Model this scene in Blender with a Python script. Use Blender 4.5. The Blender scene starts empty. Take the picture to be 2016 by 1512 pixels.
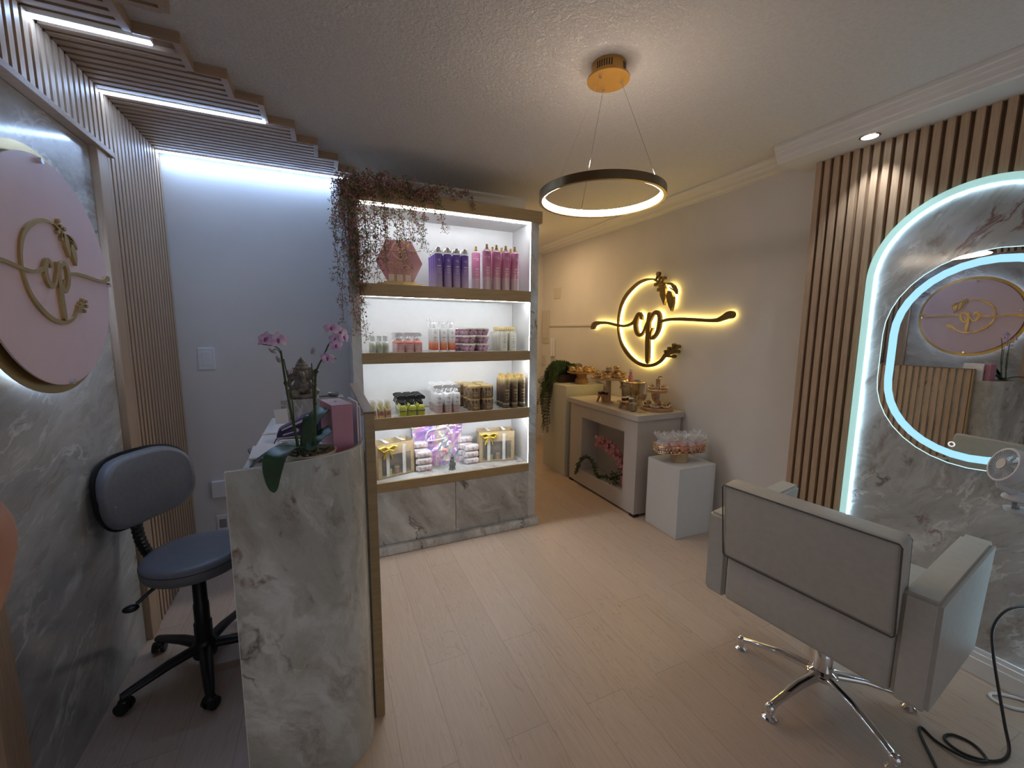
import bpy, bmesh, math, random
from math import sin, cos, pi, radians as rad, hypot, atan2
from mathutils import Vector, Matrix
S = bpy.context.scene
COL = S.collection

# ------------------------------------------------------------------ camera, world, exposure
def setup_camera():
    yaw, pit, rol = rad(24.44), rad(7.41), rad(0.43)
    f = Vector((sin(yaw)*cos(pit), cos(yaw)*cos(pit), -sin(pit)))
    r = Vector((cos(yaw), -sin(yaw), 0)); u = r.cross(f)
    r2 = cos(rol)*r + sin(rol)*u; u2 = -sin(rol)*r + cos(rol)*u
    cd = bpy.data.cameras.new('camera'); cam = bpy.data.objects.new('camera', cd)
    COL.objects.link(cam)
    m = Matrix((r2, u2, -f)).transposed().to_4x4(); m.translation = Vector((0, 0, 1.5))
    cam.matrix_world = m
    cd.sensor_fit = 'HORIZONTAL'; cd.sensor_width = 36; cd.lens = 808/2016*36
    cd.clip_start = 0.01; cd.clip_end = 100
    S.camera = cam
setup_camera()
w = bpy.data.worlds.new('world'); S.world = w; w.use_nodes = True
w.node_tree.nodes['Background'].inputs[0].default_value = (0.84, 0.90, 1.0, 1)
w.node_tree.nodes['Background'].inputs[1].default_value = 0.50
S.view_settings.view_transform = 'Standard'; S.view_settings.look = 'None'
S.view_settings.exposure = 0.0; S.view_settings.gamma = 1.0
S.view_settings.use_curve_mapping = False
E_RING = 30.0; E_CEIL = 42.0; E_SHELF = 80.0; E_MIRROR = 1.0; E_ARCH = 22.0; E_SIGN = 16.0; E_LSIGN = 7.0; E_SPOT = 10.0; E_HALL = 7.0

def lamp(name, kind, loc, energy, color, direction=(0, 0, -1), size=.1, size_y=None, spot=60, blend=.5, label=None, parent=None):
    d = bpy.data.lights.new(name, kind); d.energy = energy; d.color = color
    if kind == 'AREA':
        d.size = size
        if size_y: d.shape = 'RECTANGLE'; d.size_y = size_y
    elif kind == 'SPOT':
        d.spot_size = rad(spot); d.spot_blend = blend; d.shadow_soft_size = size
    else: d.shadow_soft_size = size
    o = bpy.data.objects.new(name, d); COL.objects.link(o); o.location = loc
    o.rotation_euler = Vector(direction).to_track_quat('-Z', 'Y').to_euler()
    return o

# ------------------------------------------------------------------ materials
def nodes(name):
    m = bpy.data.materials.new(name); m.use_nodes = True
    return m, m.node_tree, m.node_tree.nodes['Principled BSDF']
def N(nt, t, **kw):
    n = nt.nodes.new(t)
    for k, v in kw.items(): setattr(n, k, v)
    return n
def L(nt, a, b): nt.links.new(a, b)
def coords(nt, scale=(1, 1, 1), rot=(0, 0, 0), loc=(0, 0, 0), gen='Object'):
    tc = N(nt, 'ShaderNodeTexCoord'); mp = N(nt, 'ShaderNodeMapping')
    mp.inputs['Scale'].default_value = scale; mp.inputs['Rotation'].default_value = rot; mp.inputs['Location'].default_value = loc
    L(nt, tc.outputs[gen], mp.inputs[0]); return mp.outputs[0]
def noise(nt, vec, scale, detail=4, rough=.5, dist=0.):
    n = N(nt, 'ShaderNodeTexNoise'); n.inputs['Scale'].default_value = scale
    n.inputs['Detail'].default_value = detail; n.inputs['Roughness'].default_value = rough; n.inputs['Distortion'].default_value = dist
    L(nt, vec, n.inputs['Vector']); return n.outputs['Fac']
def ramp(nt, fac, stops, interp='LINEAR'):
    r = N(nt, 'ShaderNodeValToRGB'); r.color_ramp.interpolation = interp
    e = r.color_ramp.elements
    while len(e) < len(stops): e.new(.5)
    for i, (p, c) in enumerate(stops):
        e[i].position = p; e[i].color = (c, c, c, 1) if isinstance(c, (int, float)) else (*c, 1)
    L(nt, fac, r.inputs[0]); return r.outputs[0]
def mixc(nt, fac, a, b, mode='MIX'):
    m = N(nt, 'ShaderNodeMix', data_type='RGBA', blend_type=mode)
    for i, v in ((0, fac), (6, a), (7, b)):
        if hasattr(v, 'links') or hasattr(v, 'is_linked'): L(nt, v, m.inputs[i])
        elif isinstance(v, (int, float)): m.inputs[i].default_value = v
        else: m.inputs[i].default_value = (*v, 1)
    return m.outputs[2]
def bump(nt, b, h, strength=.2, dist=.01):
    n = N(nt, 'ShaderNodeBump'); n.inputs['Strength'].default_value = strength; n.inputs['Distance'].default_value = dist
    L(nt, h, n.inputs['Height']); L(nt, n.outputs[0], b.inputs['Normal'])
def plain(name, col, rough=.5, metal=0., var=.06, nscale=20, **kw):
    m, nt, b = nodes(name)
    v = coords(nt); n = noise(nt, v, nscale, 3)
    c2 = tuple(max(0, c*(1-var*2)) for c in col); c1 = tuple(min(1, c*(1+var)) for c in col)
    L(nt, ramp(nt, n, [(.3, c2), (.7, c1)]), b.inputs['Base Color'])
    b.inputs['Roughness'].default_value = rough; b.inputs['Metallic'].default_value = metal
    for k, val in kw.items(): b.inputs[k.replace('_', ' ')].default_value = val
    return m
def emit(name, col, strength):
    m, nt, b = nodes(name)
    b.inputs['Base Color'].default_value = (*[min(1, c*.8) for c in col], 1)
    b.inputs['Emission Color'].default_value = (*col, 1); b.inputs['Emission Strength'].default_value = strength
    return m
def glass(name, col=(1, 1, 1), rough=0., ior=1.45):
    m, nt, b = nodes(name)
    b.inputs['Base Color'].default_value = (*col, 1); b.inputs['Roughness'].default_value = rough
    b.inputs['Transmission Weight'].default_value = 1; b.inputs['IOR'].default_value = ior
    return m
def thin_film(name, col=(1, 1, 1), alpha=.3, rough=.1):
    m, nt, b = nodes(name)
    b.inputs['Base Color'].default_value = (*col, 1); b.inputs['Roughness'].default_value = rough
    b.inputs['Alpha'].default_value = alpha
    b.inputs['Coat Weight'].default_value = 1; b.inputs['Coat Roughness'].default_value = .03
    return m
def wood(name, c1, c2, axis='z', rough=.45, scale=1.0):
    m, nt, b = nodes(name)
    s = {'z': (14, 14, .9), 'x': (.9, 14, 14), 'y': (14, .9, 14)}[axis]
    v = coords(nt, tuple(k*scale for k in s)); n = noise(nt, v, 2.2, 5, .6, .6)
    v2 = coords(nt, tuple(k*scale*5 for k in s)); n2 = noise(nt, v2, 2, 3, .6)
    c = mixc(nt, n, c1, c2)
    d = tuple(k*.72 for k in c1)
    c = mixc(nt, ramp(nt, n2, [(.42, .35), (.6, 0.)]), c, d)
    L(nt, c, b.inputs['Base Color']); b.inputs['Roughness'].default_value = rough
    bump(nt, b, n2, .08, .002)
    return m
def marble(name, base=(.60, .60, .575), rot=(0, .6, 0), sc=1., red=True, loc=(0, 0, 0), light=(.74, .75, .73), amt=1.):
    """cloudy onyx look: soft grey-brown streaks running on a slant, sparse dark and white veins, rare rust patches"""
    m, nt, b = nodes(name)
    v = coords(nt, (sc, sc, sc), rot, loc)
    def warp(src, scale, k, detail=3):
        wn = N(nt, 'ShaderNodeTexNoise'); wn.inputs['Scale'].default_value = scale; wn.inputs['Detail'].default_value = detail; wn.inputs['Roughness'].default_value = .55
        L(nt, src, wn.inputs['Vector'])
        sub = N(nt, 'ShaderNodeVectorMath', operation='SUBTRACT'); L(nt, wn.outputs['Color'], sub.inputs[0]); sub.inputs[1].default_value = (.5, .5, .5)
        mul = N(nt, 'ShaderNodeVectorMath', operation='SCALE'); L(nt, sub.outputs[0], mul.inputs[0]); mul.inputs['Scale'].default_value = k
        add = N(nt, 'ShaderNodeVectorMath', operation='ADD'); L(nt, src, add.inputs[0]); L(nt, mul.outputs[0], add.inputs[1]); return add.outputs[0]
    w1 = warp(v, 1.1, .45); w2 = warp(w1, 5., .09, 5); w3 = warp(w2, 22., .02, 4)
    st = N(nt, 'ShaderNodeMapping'); st.inputs['Scale'].default_value = (2.8, 2.8, .8); L(nt, w3, st.inputs[0])
    stf = N(nt, 'ShaderNodeMapping'); stf.inputs['Scale'].default_value = (9, 9, 2.2); L(nt, w3, stf.inputs[0])
    cloud = noise(nt, st.outputs[0], 1.3, 6, .6)
    c = ramp(nt, cloud, [(.30, tuple(k*.66 for k in base)), (.43, tuple(k*.86 for k in base)), (.54, base), (.66, light)])
    streak = noise(nt, stf.outputs[0], .9, 8, .72)
    c = mixc(nt, ramp(nt, streak, [(.52, 0.), (.66, .55*amt)]), c, (.32, .27, .22))
    c = mixc(nt, ramp(nt, streak, [(.33, .65*amt), (.45, 0.)]), c, (.76, .77, .74))
    g = noise(nt, st.outputs[0], 2.3, 7, .68)
    c = mixc(nt, ramp(nt, g, [(.55, 0.), (.66, .6*amt)]), c, (.25, .20, .165))
    def vein(src, scale, width, col, a_, maskscale, lo, hi, det=5, rg=.62):
        nonlocal c
        n = noise(nt, src, scale, det, rg)
        a = N(nt, 'ShaderNodeMath', operation='SUBTRACT'); L(nt, n, a.inputs[0]); a.inputs[1].default_value = .5
        a2 = N(nt, 'ShaderNodeMath', operation='ABSOLUTE'); L(nt, a.outputs[0], a2.inputs[0])
        line = ramp(nt, a2.outputs[0], [(0, a_), (width, 0.)])
        mk = ramp(nt, noise(nt, v, maskscale, 5, .65), [(lo, 0.), (hi, 1.)])
        k = N(nt, 'ShaderNodeMath', operation='MULTIPLY'); L(nt, line, k.inputs[0]); L(nt, mk, k.inputs[1])
        c = mixc(nt, k.outputs[0], c, col)
    vein(st.outputs[0], 1.1, .016, (.80, .81, .79), .75, 2.3, .47, .58)
    vein(st.outputs[0], .8, .014, (.11, .09, .08), .85, 2.6, .53, .60)
    if red:
        vein(st.outputs[0], 1.5, .030, (.20, .075, .045), .9, 3.0, .58, .64)
    L(nt, c, b.inputs['Base Color']); b.inputs['Roughness'].default_value = .13
    return m

WALL = plain('wall_paint', (.72, .695, .68), .75, var=.02, nscale=3)
def ceiling_mat():
    m, nt, b = nodes('ceiling_plaster')
    v = coords(nt); n = noise(nt, v, 70, 5, .65, .3); n2 = noise(nt, v, 170, 3)
    L(nt, ramp(nt, n, [(.3, (.60, .57, .56)), (.7, (.69, .655, .645))]), b.inputs['Base Color'])
    b.inputs['Roughness'].default_value = .9
    msk = N(nt, 'ShaderNodeSeparateXYZ'); L(nt, v, msk.inputs[0])
    mr = N(nt, 'ShaderNodeMapRange'); L(nt, msk.outputs[0], mr.inputs[0])
    mr.inputs[1].default_value = .95; mr.inputs[2].default_value = 1.9; mr.inputs[3].default_value = .65; mr.inputs[4].default_value = .02
    bn = N(nt, 'ShaderNodeBump'); bn.inputs['Distance'].default_value = .012
    L(nt, mr.outputs[0], bn.inputs['Strength']); L(nt, ramp(nt, n, [(.42, 0.), (.62, 1.)]), bn.inputs['Height'])
    L(nt, bn.outputs[0], b.inputs['Normal']); return m
CEIL = ceiling_mat()
def floor_mat():
    m, nt, b = nodes('oak_plank_floor')
    v = coords(nt, (1, 1, 1), (0, 0, pi/2))
    br = N(nt, 'ShaderNodeTexBrick'); L(nt, v, br.inputs['Vector'])
    br.offset = .37; br.offset_frequency = 2
    br.inputs['Scale'].default_value = 1; br.inputs['Brick Width'].default_value = 1.22; br.inputs['Row Height'].default_value = .18
    br.inputs['Mortar Size'].default_value = .0012; br.inputs['Mortar Smooth'].default_value = .1
    br.inputs['Color1'].default_value = (.05, .05, .05, 1); br.inputs['Color2'].default_value = (.95, .95, .95, 1); br.inputs['Mortar'].default_value = (.5, .5, .5, 1)
    # per-plank shift of grain
    sc = N(nt, 'ShaderNodeVectorMath', operation='SCALE'); L(nt, br.outputs['Color'], sc.inputs[0]); sc.inputs['Scale'].default_value = 7
    o = coords(nt); ad = N(nt, 'ShaderNodeVectorMath', operation='ADD'); L(nt, o, ad.inputs[0]); L(nt, sc.outputs[0], ad.inputs[1])
    mp = N(nt, 'ShaderNodeMapping'); mp.inputs['Scale'].default_value = (7, .8, 1); L(nt, ad.outputs[0], mp.inputs[0])
    base = noise(nt, mp.outputs[0], 1.3, 4, .5, .8)
    wv = N(nt, 'ShaderNodeMath', operation='MULTIPLY'); L(nt, base, wv.inputs[0]); wv.inputs[1].default_value = 17
    fr = N(nt, 'ShaderNodeMath', operation='FRACT'); L(nt, wv.outputs[0], fr.inputs[0])
    line = ramp(nt, fr.outputs[0], [(0., 0.), (.42, 0.), (.5, 1.), (.58, 0.), (1., 0.)])
    mp2 = N(nt, 'ShaderNodeMapping'); mp2.inputs['Scale'].default_value = (75, 4, 1); L(nt, ad.outputs[0], mp2.inputs[0])
    fine = noise(nt, mp2.outputs[0], 1.5, 4, .6)
    tone = N(nt, 'ShaderNodeSeparateColor'); L(nt, br.outputs['Color'], tone.inputs[0])
    c = mixc(nt, tone.outputs[0], (.53, .405, .315), (.59, .46, .365))
    mk = noise(nt, mp.outputs[0], .7, 2)
    k = N(nt, 'ShaderNodeMath', operation='MULTIPLY'); L(nt, line, k.inputs[0]); L(nt, ramp(nt, mk, [(.38, .15), (.6, .8)]), k.inputs[1])
    c = mixc(nt, k.outputs[0], c, (.37, .27, .20))
    c = mixc(nt, ramp(nt, fine, [(.35, .32), (.6, 0.)]), c, (.42, .31, .235))
    c = mixc(nt, ramp(nt, br.outputs['Fac'], [(0., 0.), (1., .6)]), c, (.25, .18, .13))
    L(nt, c, b.inputs['Base Color']); b.inputs['Roughness'].default_value = .42
    bump(nt, b, fine, .05, .002); return m
FLOOR = floor_mat()
MARBLE = marble('marble_laminate')
MARBLE_L = marble('marble_left_wall', (.47, .46, .44), (1.25, 0, 0), .9, False, (3, 1, 2), (.60, .60, .58), 1.2)
MARBLE_R = marble('marble_right_wall', (.50, .49, .47), (-.65, 0, 0), 1.0, True, (5.2, 2.1, .7), (.66, .67, .66), 1.3)
MARBLE_D = marble('marble_desk', (.50, .50, .46), (0, .5, .2), 1.1, True, (1.3, 4.4, 3.1))
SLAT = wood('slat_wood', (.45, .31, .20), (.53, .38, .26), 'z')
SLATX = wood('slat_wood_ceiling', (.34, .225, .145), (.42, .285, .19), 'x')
SLATBACK = plain('slat_groove', (.24, .14, .075), .6)
SHELFWOOD = wood('shelf_wood', (.38, .26, .125), (.48, .34, .17), 'x', .4)
CAPWOOD = wood('cap_wood', (.20, .14, .10), (.26, .19, .14), 'y', .5)
WHITE = plain('white_melamine', (.80, .80, .80), .3, var=.01)
WHITEPL = plain('white_plastic', (.78, .78, .79), .35, var=.01)
BLACK = plain('black_plastic', (.012, .012, .013), .38)
GREYPL = plain('grey_plastic', (.30, .30, .31), .4)
GOLD = plain('gold_metal', (.72, .50, .20), .22, 1., var=.03)
GOLDP = plain('gold_acrylic', (.55, .40, .17), .25, .7, var=.03)
BRONZE = plain('sign_bronze', (.16, .105, .03), .38, .5, var=.05)
CHROME = plain('chrome', (.86, .86, .88), .07, 1., var=.01)
STEEL = plain('brushed_steel', (.55, .50, .45), .2, 1., var=.05)
MIRROR = plain('mirror_glass', (.80, .80, .79), .01, 1., var=0)
PINKP = plain('pink_acrylic', (.78, .59, .62), .28, var=.01)
GLASS = glass('clear_glass')
LED_CEIL = emit('led_cool', (.42, .62, 1.), E_CEIL)
LED_SHELF = emit('led_shelf', (.90, .95, 1.), E_SHELF)
LED_RING = emit('led_warm', (1., .80, .61), E_RING)
LED_MIRROR = emit('led_mirror', (.36, .72, .92), E_MIRROR)
LED_ARCH = emit('led_arch', (.52, .80, 1.), E_ARCH)
LED_SIGN = emit('led_sign', (1., .74, .20), E_SIGN)
LED_LSIGN = emit('led_left_sign', (.45, .62, 1.), E_LSIGN)

# ------------------------------------------------------------------ mesh helpers
class MB:
    def __init__(s): s.v = []; s.f = []
    def add(s, vs, fs):
        o = len(s.v); s.v += [tuple(p) for p in vs]; s.f += [tuple(i+o for i in f) for f in fs]; return s
    def box(s, x0, x1, y0, y1, z0, z1):
        return s.add([(x0,y0,z0),(x1,y0,z0),(x1,y1,z0),(x0,y1,z0),(x0,y0,z1),(x1,y0,z1),(x1,y1,z1),(x0,y1,z1)],
                     [(0,3,2,1),(4,5,6,7),(0,1,5,4),(1,2,6,5),(2,3,7,6),(3,0,4,7)])
    def rbox(s, x0, x1, y0, y1, z0, z1, r=.005, seg=2, mat=None):
        bm = bmesh.new(); bmesh.ops.create_cube(bm, size=1)
        for v in bm.verts: v.co = Vector(((x0+x1)/2+v.co.x*(x1-x0), (y0+y1)/2+v.co.y*(y1-y0), (z0+z1)/2+v.co.z*(z1-z0)))
        bmesh.ops.bevel(bm, geom=list(bm.edges), offset=r, segments=seg, affect='EDGES', profile=.5)
        if mat is not None: bmesh.ops.transform(bm, matrix=mat, verts=bm.verts)
        bm.verts.index_update()
        s.add([v.co[:] for v in bm.verts], [[v.index for v in f.verts] for f in bm.faces]); bm.free(); return s
    def obox(s, p, ax, ay, az):  # oriented box: centre + 3 half-axis vectors
        p, ax, ay, az = map(Vector, (p, ax, ay, az)); vs = []
        for k in (-1, 1):
            for i, j in ((-1,-1),(1,-1),(1,1),(-1,1)): vs.append(p+ax*i+ay*j+az*k)
        return s.add(vs, [(0,3,2,1),(4,5,6,7),(0,1,5,4),(1,2,6,5),(2,3,7,6),(3,0,4,7)])
    def tube(s, pts, r, seg=10, caps=True, squash=None):
        pts = [Vector(p) for p in pts]; n = len(pts)
        rs = r if isinstance(r, (list, tuple)) else [r]*n
        vs = []; prev = None
        for i, p in enumerate(pts):
            t = (pts[min(i+1, n-1)]-pts[max(i-1, 0)])
            if t.length < 1e-9: t = Vector((0, 0, 1))
            t.normalize()
            if prev is None:
                a = Vector((0, 0, 1)) if abs(t.z) < .9 else Vector((1, 0, 0))
                u = t.cross(a).normalized()
            else:
                u = (prev - t*prev.dot(t))
                u = u.normalized() if u.length > 1e-6 else t.orthogonal().normalized()
            prev = u; w2 = t.cross(u)
            for k in range(seg):
                a = 2*pi*k/seg; sq = squash or 1
                vs.append(p + u*cos(a)*rs[i] + w2*sin(a)*rs[i]*sq)
        fs = [(i*seg+k, i*seg+(k+1) % seg, (i+1)*seg+(k+1) % seg, (i+1)*seg+k) for i in range(n-1) for k in range(seg)]
        if caps: fs += [tuple(reversed(range(seg))), tuple((n-1)*seg+k for k in range(seg))]
        return s.add(vs, fs)
    def cyl(s, p0, p1, r0, r1=None, seg=20): return s.tube([p0, p1], [r0, r0 if r1 is None else r1], seg)
    def lathe(s, prof, seg=20, c=(0, 0, 0), sx=1, sy=1, close=True):
        vs = [(c[0]+r*cos(2*pi*k/seg)*sx, c[1]+r*sin(2*pi*k/seg)*sy, c[2]+z) for r, z in prof for k in range(seg)]
        n = len(prof)
        fs = [(i*seg+k, i*seg+(k+1) % seg, (i+1)*seg+(k+1) % seg, (i+1)*seg+k) for i in range(n-1) for k in range(seg)]
        if close: fs += [tuple(reversed(range(seg))), tuple((n-1)*seg+k for k in range(seg))]
        return s.add(vs, fs)
    def ball(s, c, r, seg=12, rings=8, sc=(1, 1, 1)):
        vs = [(c[0], c[1], c[2]-r*sc[2])]
        for i in range(1, rings):
            a = -pi/2+pi*i/rings
            for k in range(seg): vs.append((c[0]+r*cos(a)*cos(2*pi*k/seg)*sc[0], c[1]+r*cos(a)*sin(2*pi*k/seg)*sc[1], c[2]+r*sin(a)*sc[2]))
        vs.append((c[0], c[1], c[2]+r*sc[2])); fs = []
        for k in range(seg):
            fs.append((0, 1+(k+1) % seg, 1+k)); fs.append((len(vs)-1, 1+(rings-2)*seg+k, 1+(rings-2)*seg+(k+1) % seg))
        for i in range(rings-2):
            for k in range(seg): fs.append((1+i*seg+k, 1+i*seg+(k+1) % seg, 1+(i+1)*seg+(k+1) % seg, 1+(i+1)*seg+k))
        return s.add(vs, fs)
    def prism(s, poly, fn, d):  # poly of (u,v); fn(u,v,w)->xyz ; extruded from w=0 to w=d
        n = len(poly)
        vs = [fn(u, v, 0) for u, v in poly]+[fn(u, v, d) for u, v in poly]
        return s.add(vs, [tuple(reversed(range(n))), tuple(range(n, 2*n))]+[(i, (i+1) % n, n+(i+1) % n, n+i) for i in range(n)])
    def build(s, name, mat, parent=None, smooth=False, loc=None, rot=None, angle=None, bevel=0.):
        me = bpy.data.meshes.new(name); me.from_pydata(s.v, [], s.f)
        bm = bmesh.new(); bm.from_mesh(me); bmesh.ops.recalc_face_normals(bm, faces=bm.faces)
        if bevel: bmesh.ops.bevel(bm, geom=[e for e in bm.edges if len(e.link_faces) == 2 and e.calc_face_angle(0) > .6], offset=bevel, segments=2, affect='EDGES', clamp_overlap=True)
        bm.to_mesh(me); bm.free()
        me.materials.append(mat)
        if smooth or angle:
            me.polygons.foreach_set('use_smooth', [True]*len(me.polygons))
            if angle is None: angle = 40
            try: me.set_sharp_from_angle(angle=rad(angle))
            except Exception: pass
        me.update()
        o = bpy.data.objects.new(name, me); COL.objects.link(o)
        if parent is not None: o.parent = parent
        if loc is not None: o.location = loc
        if rot is not None: o.rotation_euler = rot
        return o
def thing(name, label, cat, loc=(0, 0, 0), rz=0., group=None):
    o = bpy.data.objects.new(name, None); COL.objects.link(o); o.empty_display_size = .05
    o.location = loc; o.rotation_euler = (0, 0, rz); o['label'] = label; o['category'] = cat
    if group: o['group'] = group
    return o
def tag(o, label, cat, group=None, kind=None):
    o['label'] = label; o['category'] = cat
    if group: o['group'] = group
    if kind: o['kind'] = kind
    return o
def struct(o): o['kind'] = 'structure'; return o
def copy_tree(o, loc=None, label=None, rz=None, group=None):
    c = o.copy(); COL.objects.link(c)
    if loc is not None: c.location = loc
    if rz is not None: c.rotation_euler = (0, 0, rz)
    if label: c['label'] = label
    if group: c['group'] = group
    for ch in list(o.children):
        k = ch.copy(); COL.objects.link(k); k.parent = c
        for g in list(ch.children):
            q = g.copy(); COL.objects.link(q); q.parent = k
    return c
def catmull(P, n=6):
    P = [Vector(p) for p in P]; out = []
    for i in range(len(P)-1):
        p0 = P[max(i-1, 0)]; p1 = P[i]; p2 = P[i+1]; p3 = P[min(i+2, len(P)-1)]
        for k in range(n):
            t = k/n
            out.append(.5*((2*p1)+(p2-p0)*t+(2*p0-5*p1+4*p2-p3)*t*t+(3*p1-p0-3*p2+p3)*t**3))
    out.append(P[-1]); return out
# script monogram with sprig: strokes (u, v, half width), discs, leaves, in metres for the big wall sign
LOGO_S = [
[(0.1703, 0.3848, 0.0057), (0.1157, 0.3897, 0.0082), (0.0599, 0.3899, 0.012), (-0.0256, 0.374, 0.0149), (-0.1131, 0.3318, 0.0166), (-0.2033, 0.2666, 0.0186), (-0.2635, 0.1858, 0.0164), (-0.2943, 0.0904, 0.0125), (-0.3017, -0.0072, 0.0112), (-0.2819, -0.1054, 0.0125), (-0.2393, -0.1917, 0.0151), (-0.1687, -0.2646, 0.0188), (-0.0849, -0.324, 0.0182), (0.01, -0.3647, 0.0163), (0.1138, -0.3803, 0.0158), (0.2108, -0.3666, 0.014), (0.2884, -0.3294, 0.0136), (0.3363, -0.2782, 0.0155), (0.3654, -0.2434, 0.0164)] ,
[(0.3303, -0.2833, 0.0101), (0.3881, -0.2141, 0.0097)] ,
[(0.342, -0.2683, 0.0099), (0.4076, -0.2273, 0.0097), (0.4384, -0.1842, 0.0095)] ,
[(0.3483, -0.268, 0.0088), (0.4205, -0.236, 0.0086), (0.4853, -0.1917, 0.0083)] ,
[(0.3486, -0.2727, 0.0088), (0.4826, -0.233, 0.0084)] ,
[(0.343, -0.2826, 0.0088), (0.4454, -0.2765, 0.0095)] ,
[(0.3427, -0.2778, 0.0088), (0.35, -0.2394, 0.0099)] ,
[(0.1568, 0.3863, 0.0058), (0.2254, 0.3536, 0.0079), (0.3039, 0.33, 0.0066)] ,
[(0.1842, 0.3767, 0.0046), (0.2165, 0.423, 0.0056)] ,
[(0.2185, 0.359, 0.0045), (0.2358, 0.3899, 0.0045)] ,
[(0.2519, 0.3462, 0.0044), (0.2854, 0.3752, 0.0055)] ,
[(0.2185, 0.359, 0.0045), (0.1939, 0.335, 0.0057)] ,
[(0.239, 0.3457, 0.0045), (0.2329, 0.2871, 0.0045)] ,
[(-0.7298, -0.0293, 0.0226), (-0.7101, -0.0175, 0.0352), (-0.6712, 0.0058, 0.0269), (-0.5934, 0.0165, 0.017), (-0.4617, 0.0124, 0.0133), (-0.3186, -0.0103, 0.0126), (-0.2009, -0.0199, 0.0121), (-0.1217, -0.0069, 0.0131), (-0.069, 0.0163, 0.0154), (-0.0409, 0.0517, 0.0176), (-0.0059, 0.0864, 0.0174)] ,
[(0.0335, 0.0479, 0.0148), (0.029, 0.0702, 0.016), (0.0058, 0.088, 0.0174), (-0.0198, 0.0716, 0.0226), (-0.038, 0.0312, 0.024), (-0.0418, -0.0252, 0.024), (-0.0183, -0.0817, 0.0214), (0.0221, -0.1058, 0.0161), (0.0642, -0.0811, 0.0135), (0.0897, -0.036, 0.0132), (0.1085, -0.0013, 0.0144)] ,
[(0.1322, 0.0789, 0.0201), (0.1268, -0.0015, 0.0238), (0.1254, -0.0807, 0.025), (0.1282, -0.1801, 0.0263), (0.1338, -0.28, 0.0251), (0.138, -0.3401, 0.0228)] ,
[(0.1303, -0.0114, 0.0107), (0.1541, 0.0421, 0.0141), (0.1853, 0.083, 0.0173), (0.2246, 0.0942, 0.0194), (0.2541, 0.0684, 0.0203), (0.2631, 0.0159, 0.0203), (0.2542, -0.0414, 0.0204), (0.2313, -0.0896, 0.0183), (0.1936, -0.1271, 0.0163), (0.169, -0.1275, 0.013), (0.1612, -0.0952, 0.0105), (0.181, -0.0461, 0.0093)] ,
[(0.2638, 0.0063, 0.0135), (0.3141, 0.0225, 0.0121), (0.3881, 0.0312, 0.0128), (0.518, 0.0293, 0.0142), (0.629, 0.0235, 0.0136), (0.7337, 0.0162, 0.0129), (0.8322, 0.0143, 0.015), (0.8871, 0.0309, 0.0198), (0.9267, 0.0481, 0.0262), (0.9532, 0.0512, 0.0274)] ,
]
LOGO_C = [
(0.2165, 0.423, 0.0189),(0.2384, 0.3896, 0.0131),(0.2854, 0.3752, 0.0186),(0.1939, 0.335, 0.0162),(0.2329, 0.2871, 0.0161),(0.3881, -0.2141, 0.0159),(0.4384, -0.1842, 0.0157),(0.4853, -0.1917, 0.0155),(0.4826, -0.233, 0.0155),(0.4454, -0.2765, 0.0157),(0.35, -0.2394, 0.0123),]
LOGO_P = [
[(0.3095, 0.3386), (0.3652, 0.3349), (0.4093, 0.3081), (0.4359, 0.2699), (0.4351, 0.2342), (0.4092, 0.2632), (0.3626, 0.2898), (0.3211, 0.3008), (0.3681, 0.2965), (0.4032, 0.279), (0.3731, 0.3115), (0.3315, 0.3273)] ,
[(0.2594, 0.3315), (0.2914, 0.3284), (0.3166, 0.2938), (0.3239, 0.2287), (0.3186, 0.1828), (0.3071, 0.151), (0.2823, 0.1944), (0.2602, 0.2333), (0.2512, 0.2856)] ,
[(0.3479, 0.2728), (0.3829, 0.2608), (0.4106, 0.2135), (0.414, 0.1681), (0.4051, 0.1277), (0.3928, 0.0981), (0.3653, 0.1388), (0.3424, 0.1814), (0.3299, 0.2329)] ,
]


def logo_mesh(mb, fn, depth, scale=1., cap=True, only=None, u_max=None, fat=1.0):
    """fn(u, v, w) -> point; strokes as extruded ribbons of varying width"""
    d0 = depth
    for si, st in enumerate(LOGO_S):
        if only is not None and si not in only: continue
        depth = d0*(1+.02*si)
        P = catmull([(a*scale, b*scale, h*scale*fat) for a, b, h in st], 5 if len(st) > 3 else 2)
        if u_max is not None: P = [p for p in P if p.x <= u_max]
        n = len(P); Lf = []; Rt = []
        for i, p in enumerate(P):
            d = P[min(i+1, n-1)]-P[max(i-1, 0)]; d = Vector((d.x, d.y)).normalized(); nn = Vector((-d.y, d.x))
            Lf.append((p.x+nn.x*p.z, p.y+nn.y*p.z)); Rt.append((p.x-nn.x*p.z, p.y-nn.y*p.z))
        vs = []; 
        for w in (0, depth): vs += [fn(a, b, w) for a, b in Lf]+[fn(a, b, w) for a, b in Rt]
        m = 2*n; fs = []
        for i in range(n-1):
            fs += [(i, i+1, n+i+1, n+i), (m+i, m+n+i, m+n+i+1, m+i+1), (i, m+i, m+i+1, i+1), (n+i, n+i+1, m+n+i+1, m+n+i)]
        fs += [(0, n, m+n, m), (n-1, m+n-1, m+2*n-1, 2*n-1)]
        mb.add(vs, fs)
        if cap:
            for ei, e in enumerate((P[0], P[-1])):
                mb.prism([(e.x+e.z*cos(2*pi*k/12), e.y+e.z*sin(2*pi*k/12)) for k in range(12)], fn, depth*(1+.005*(ei+1)))
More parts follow.
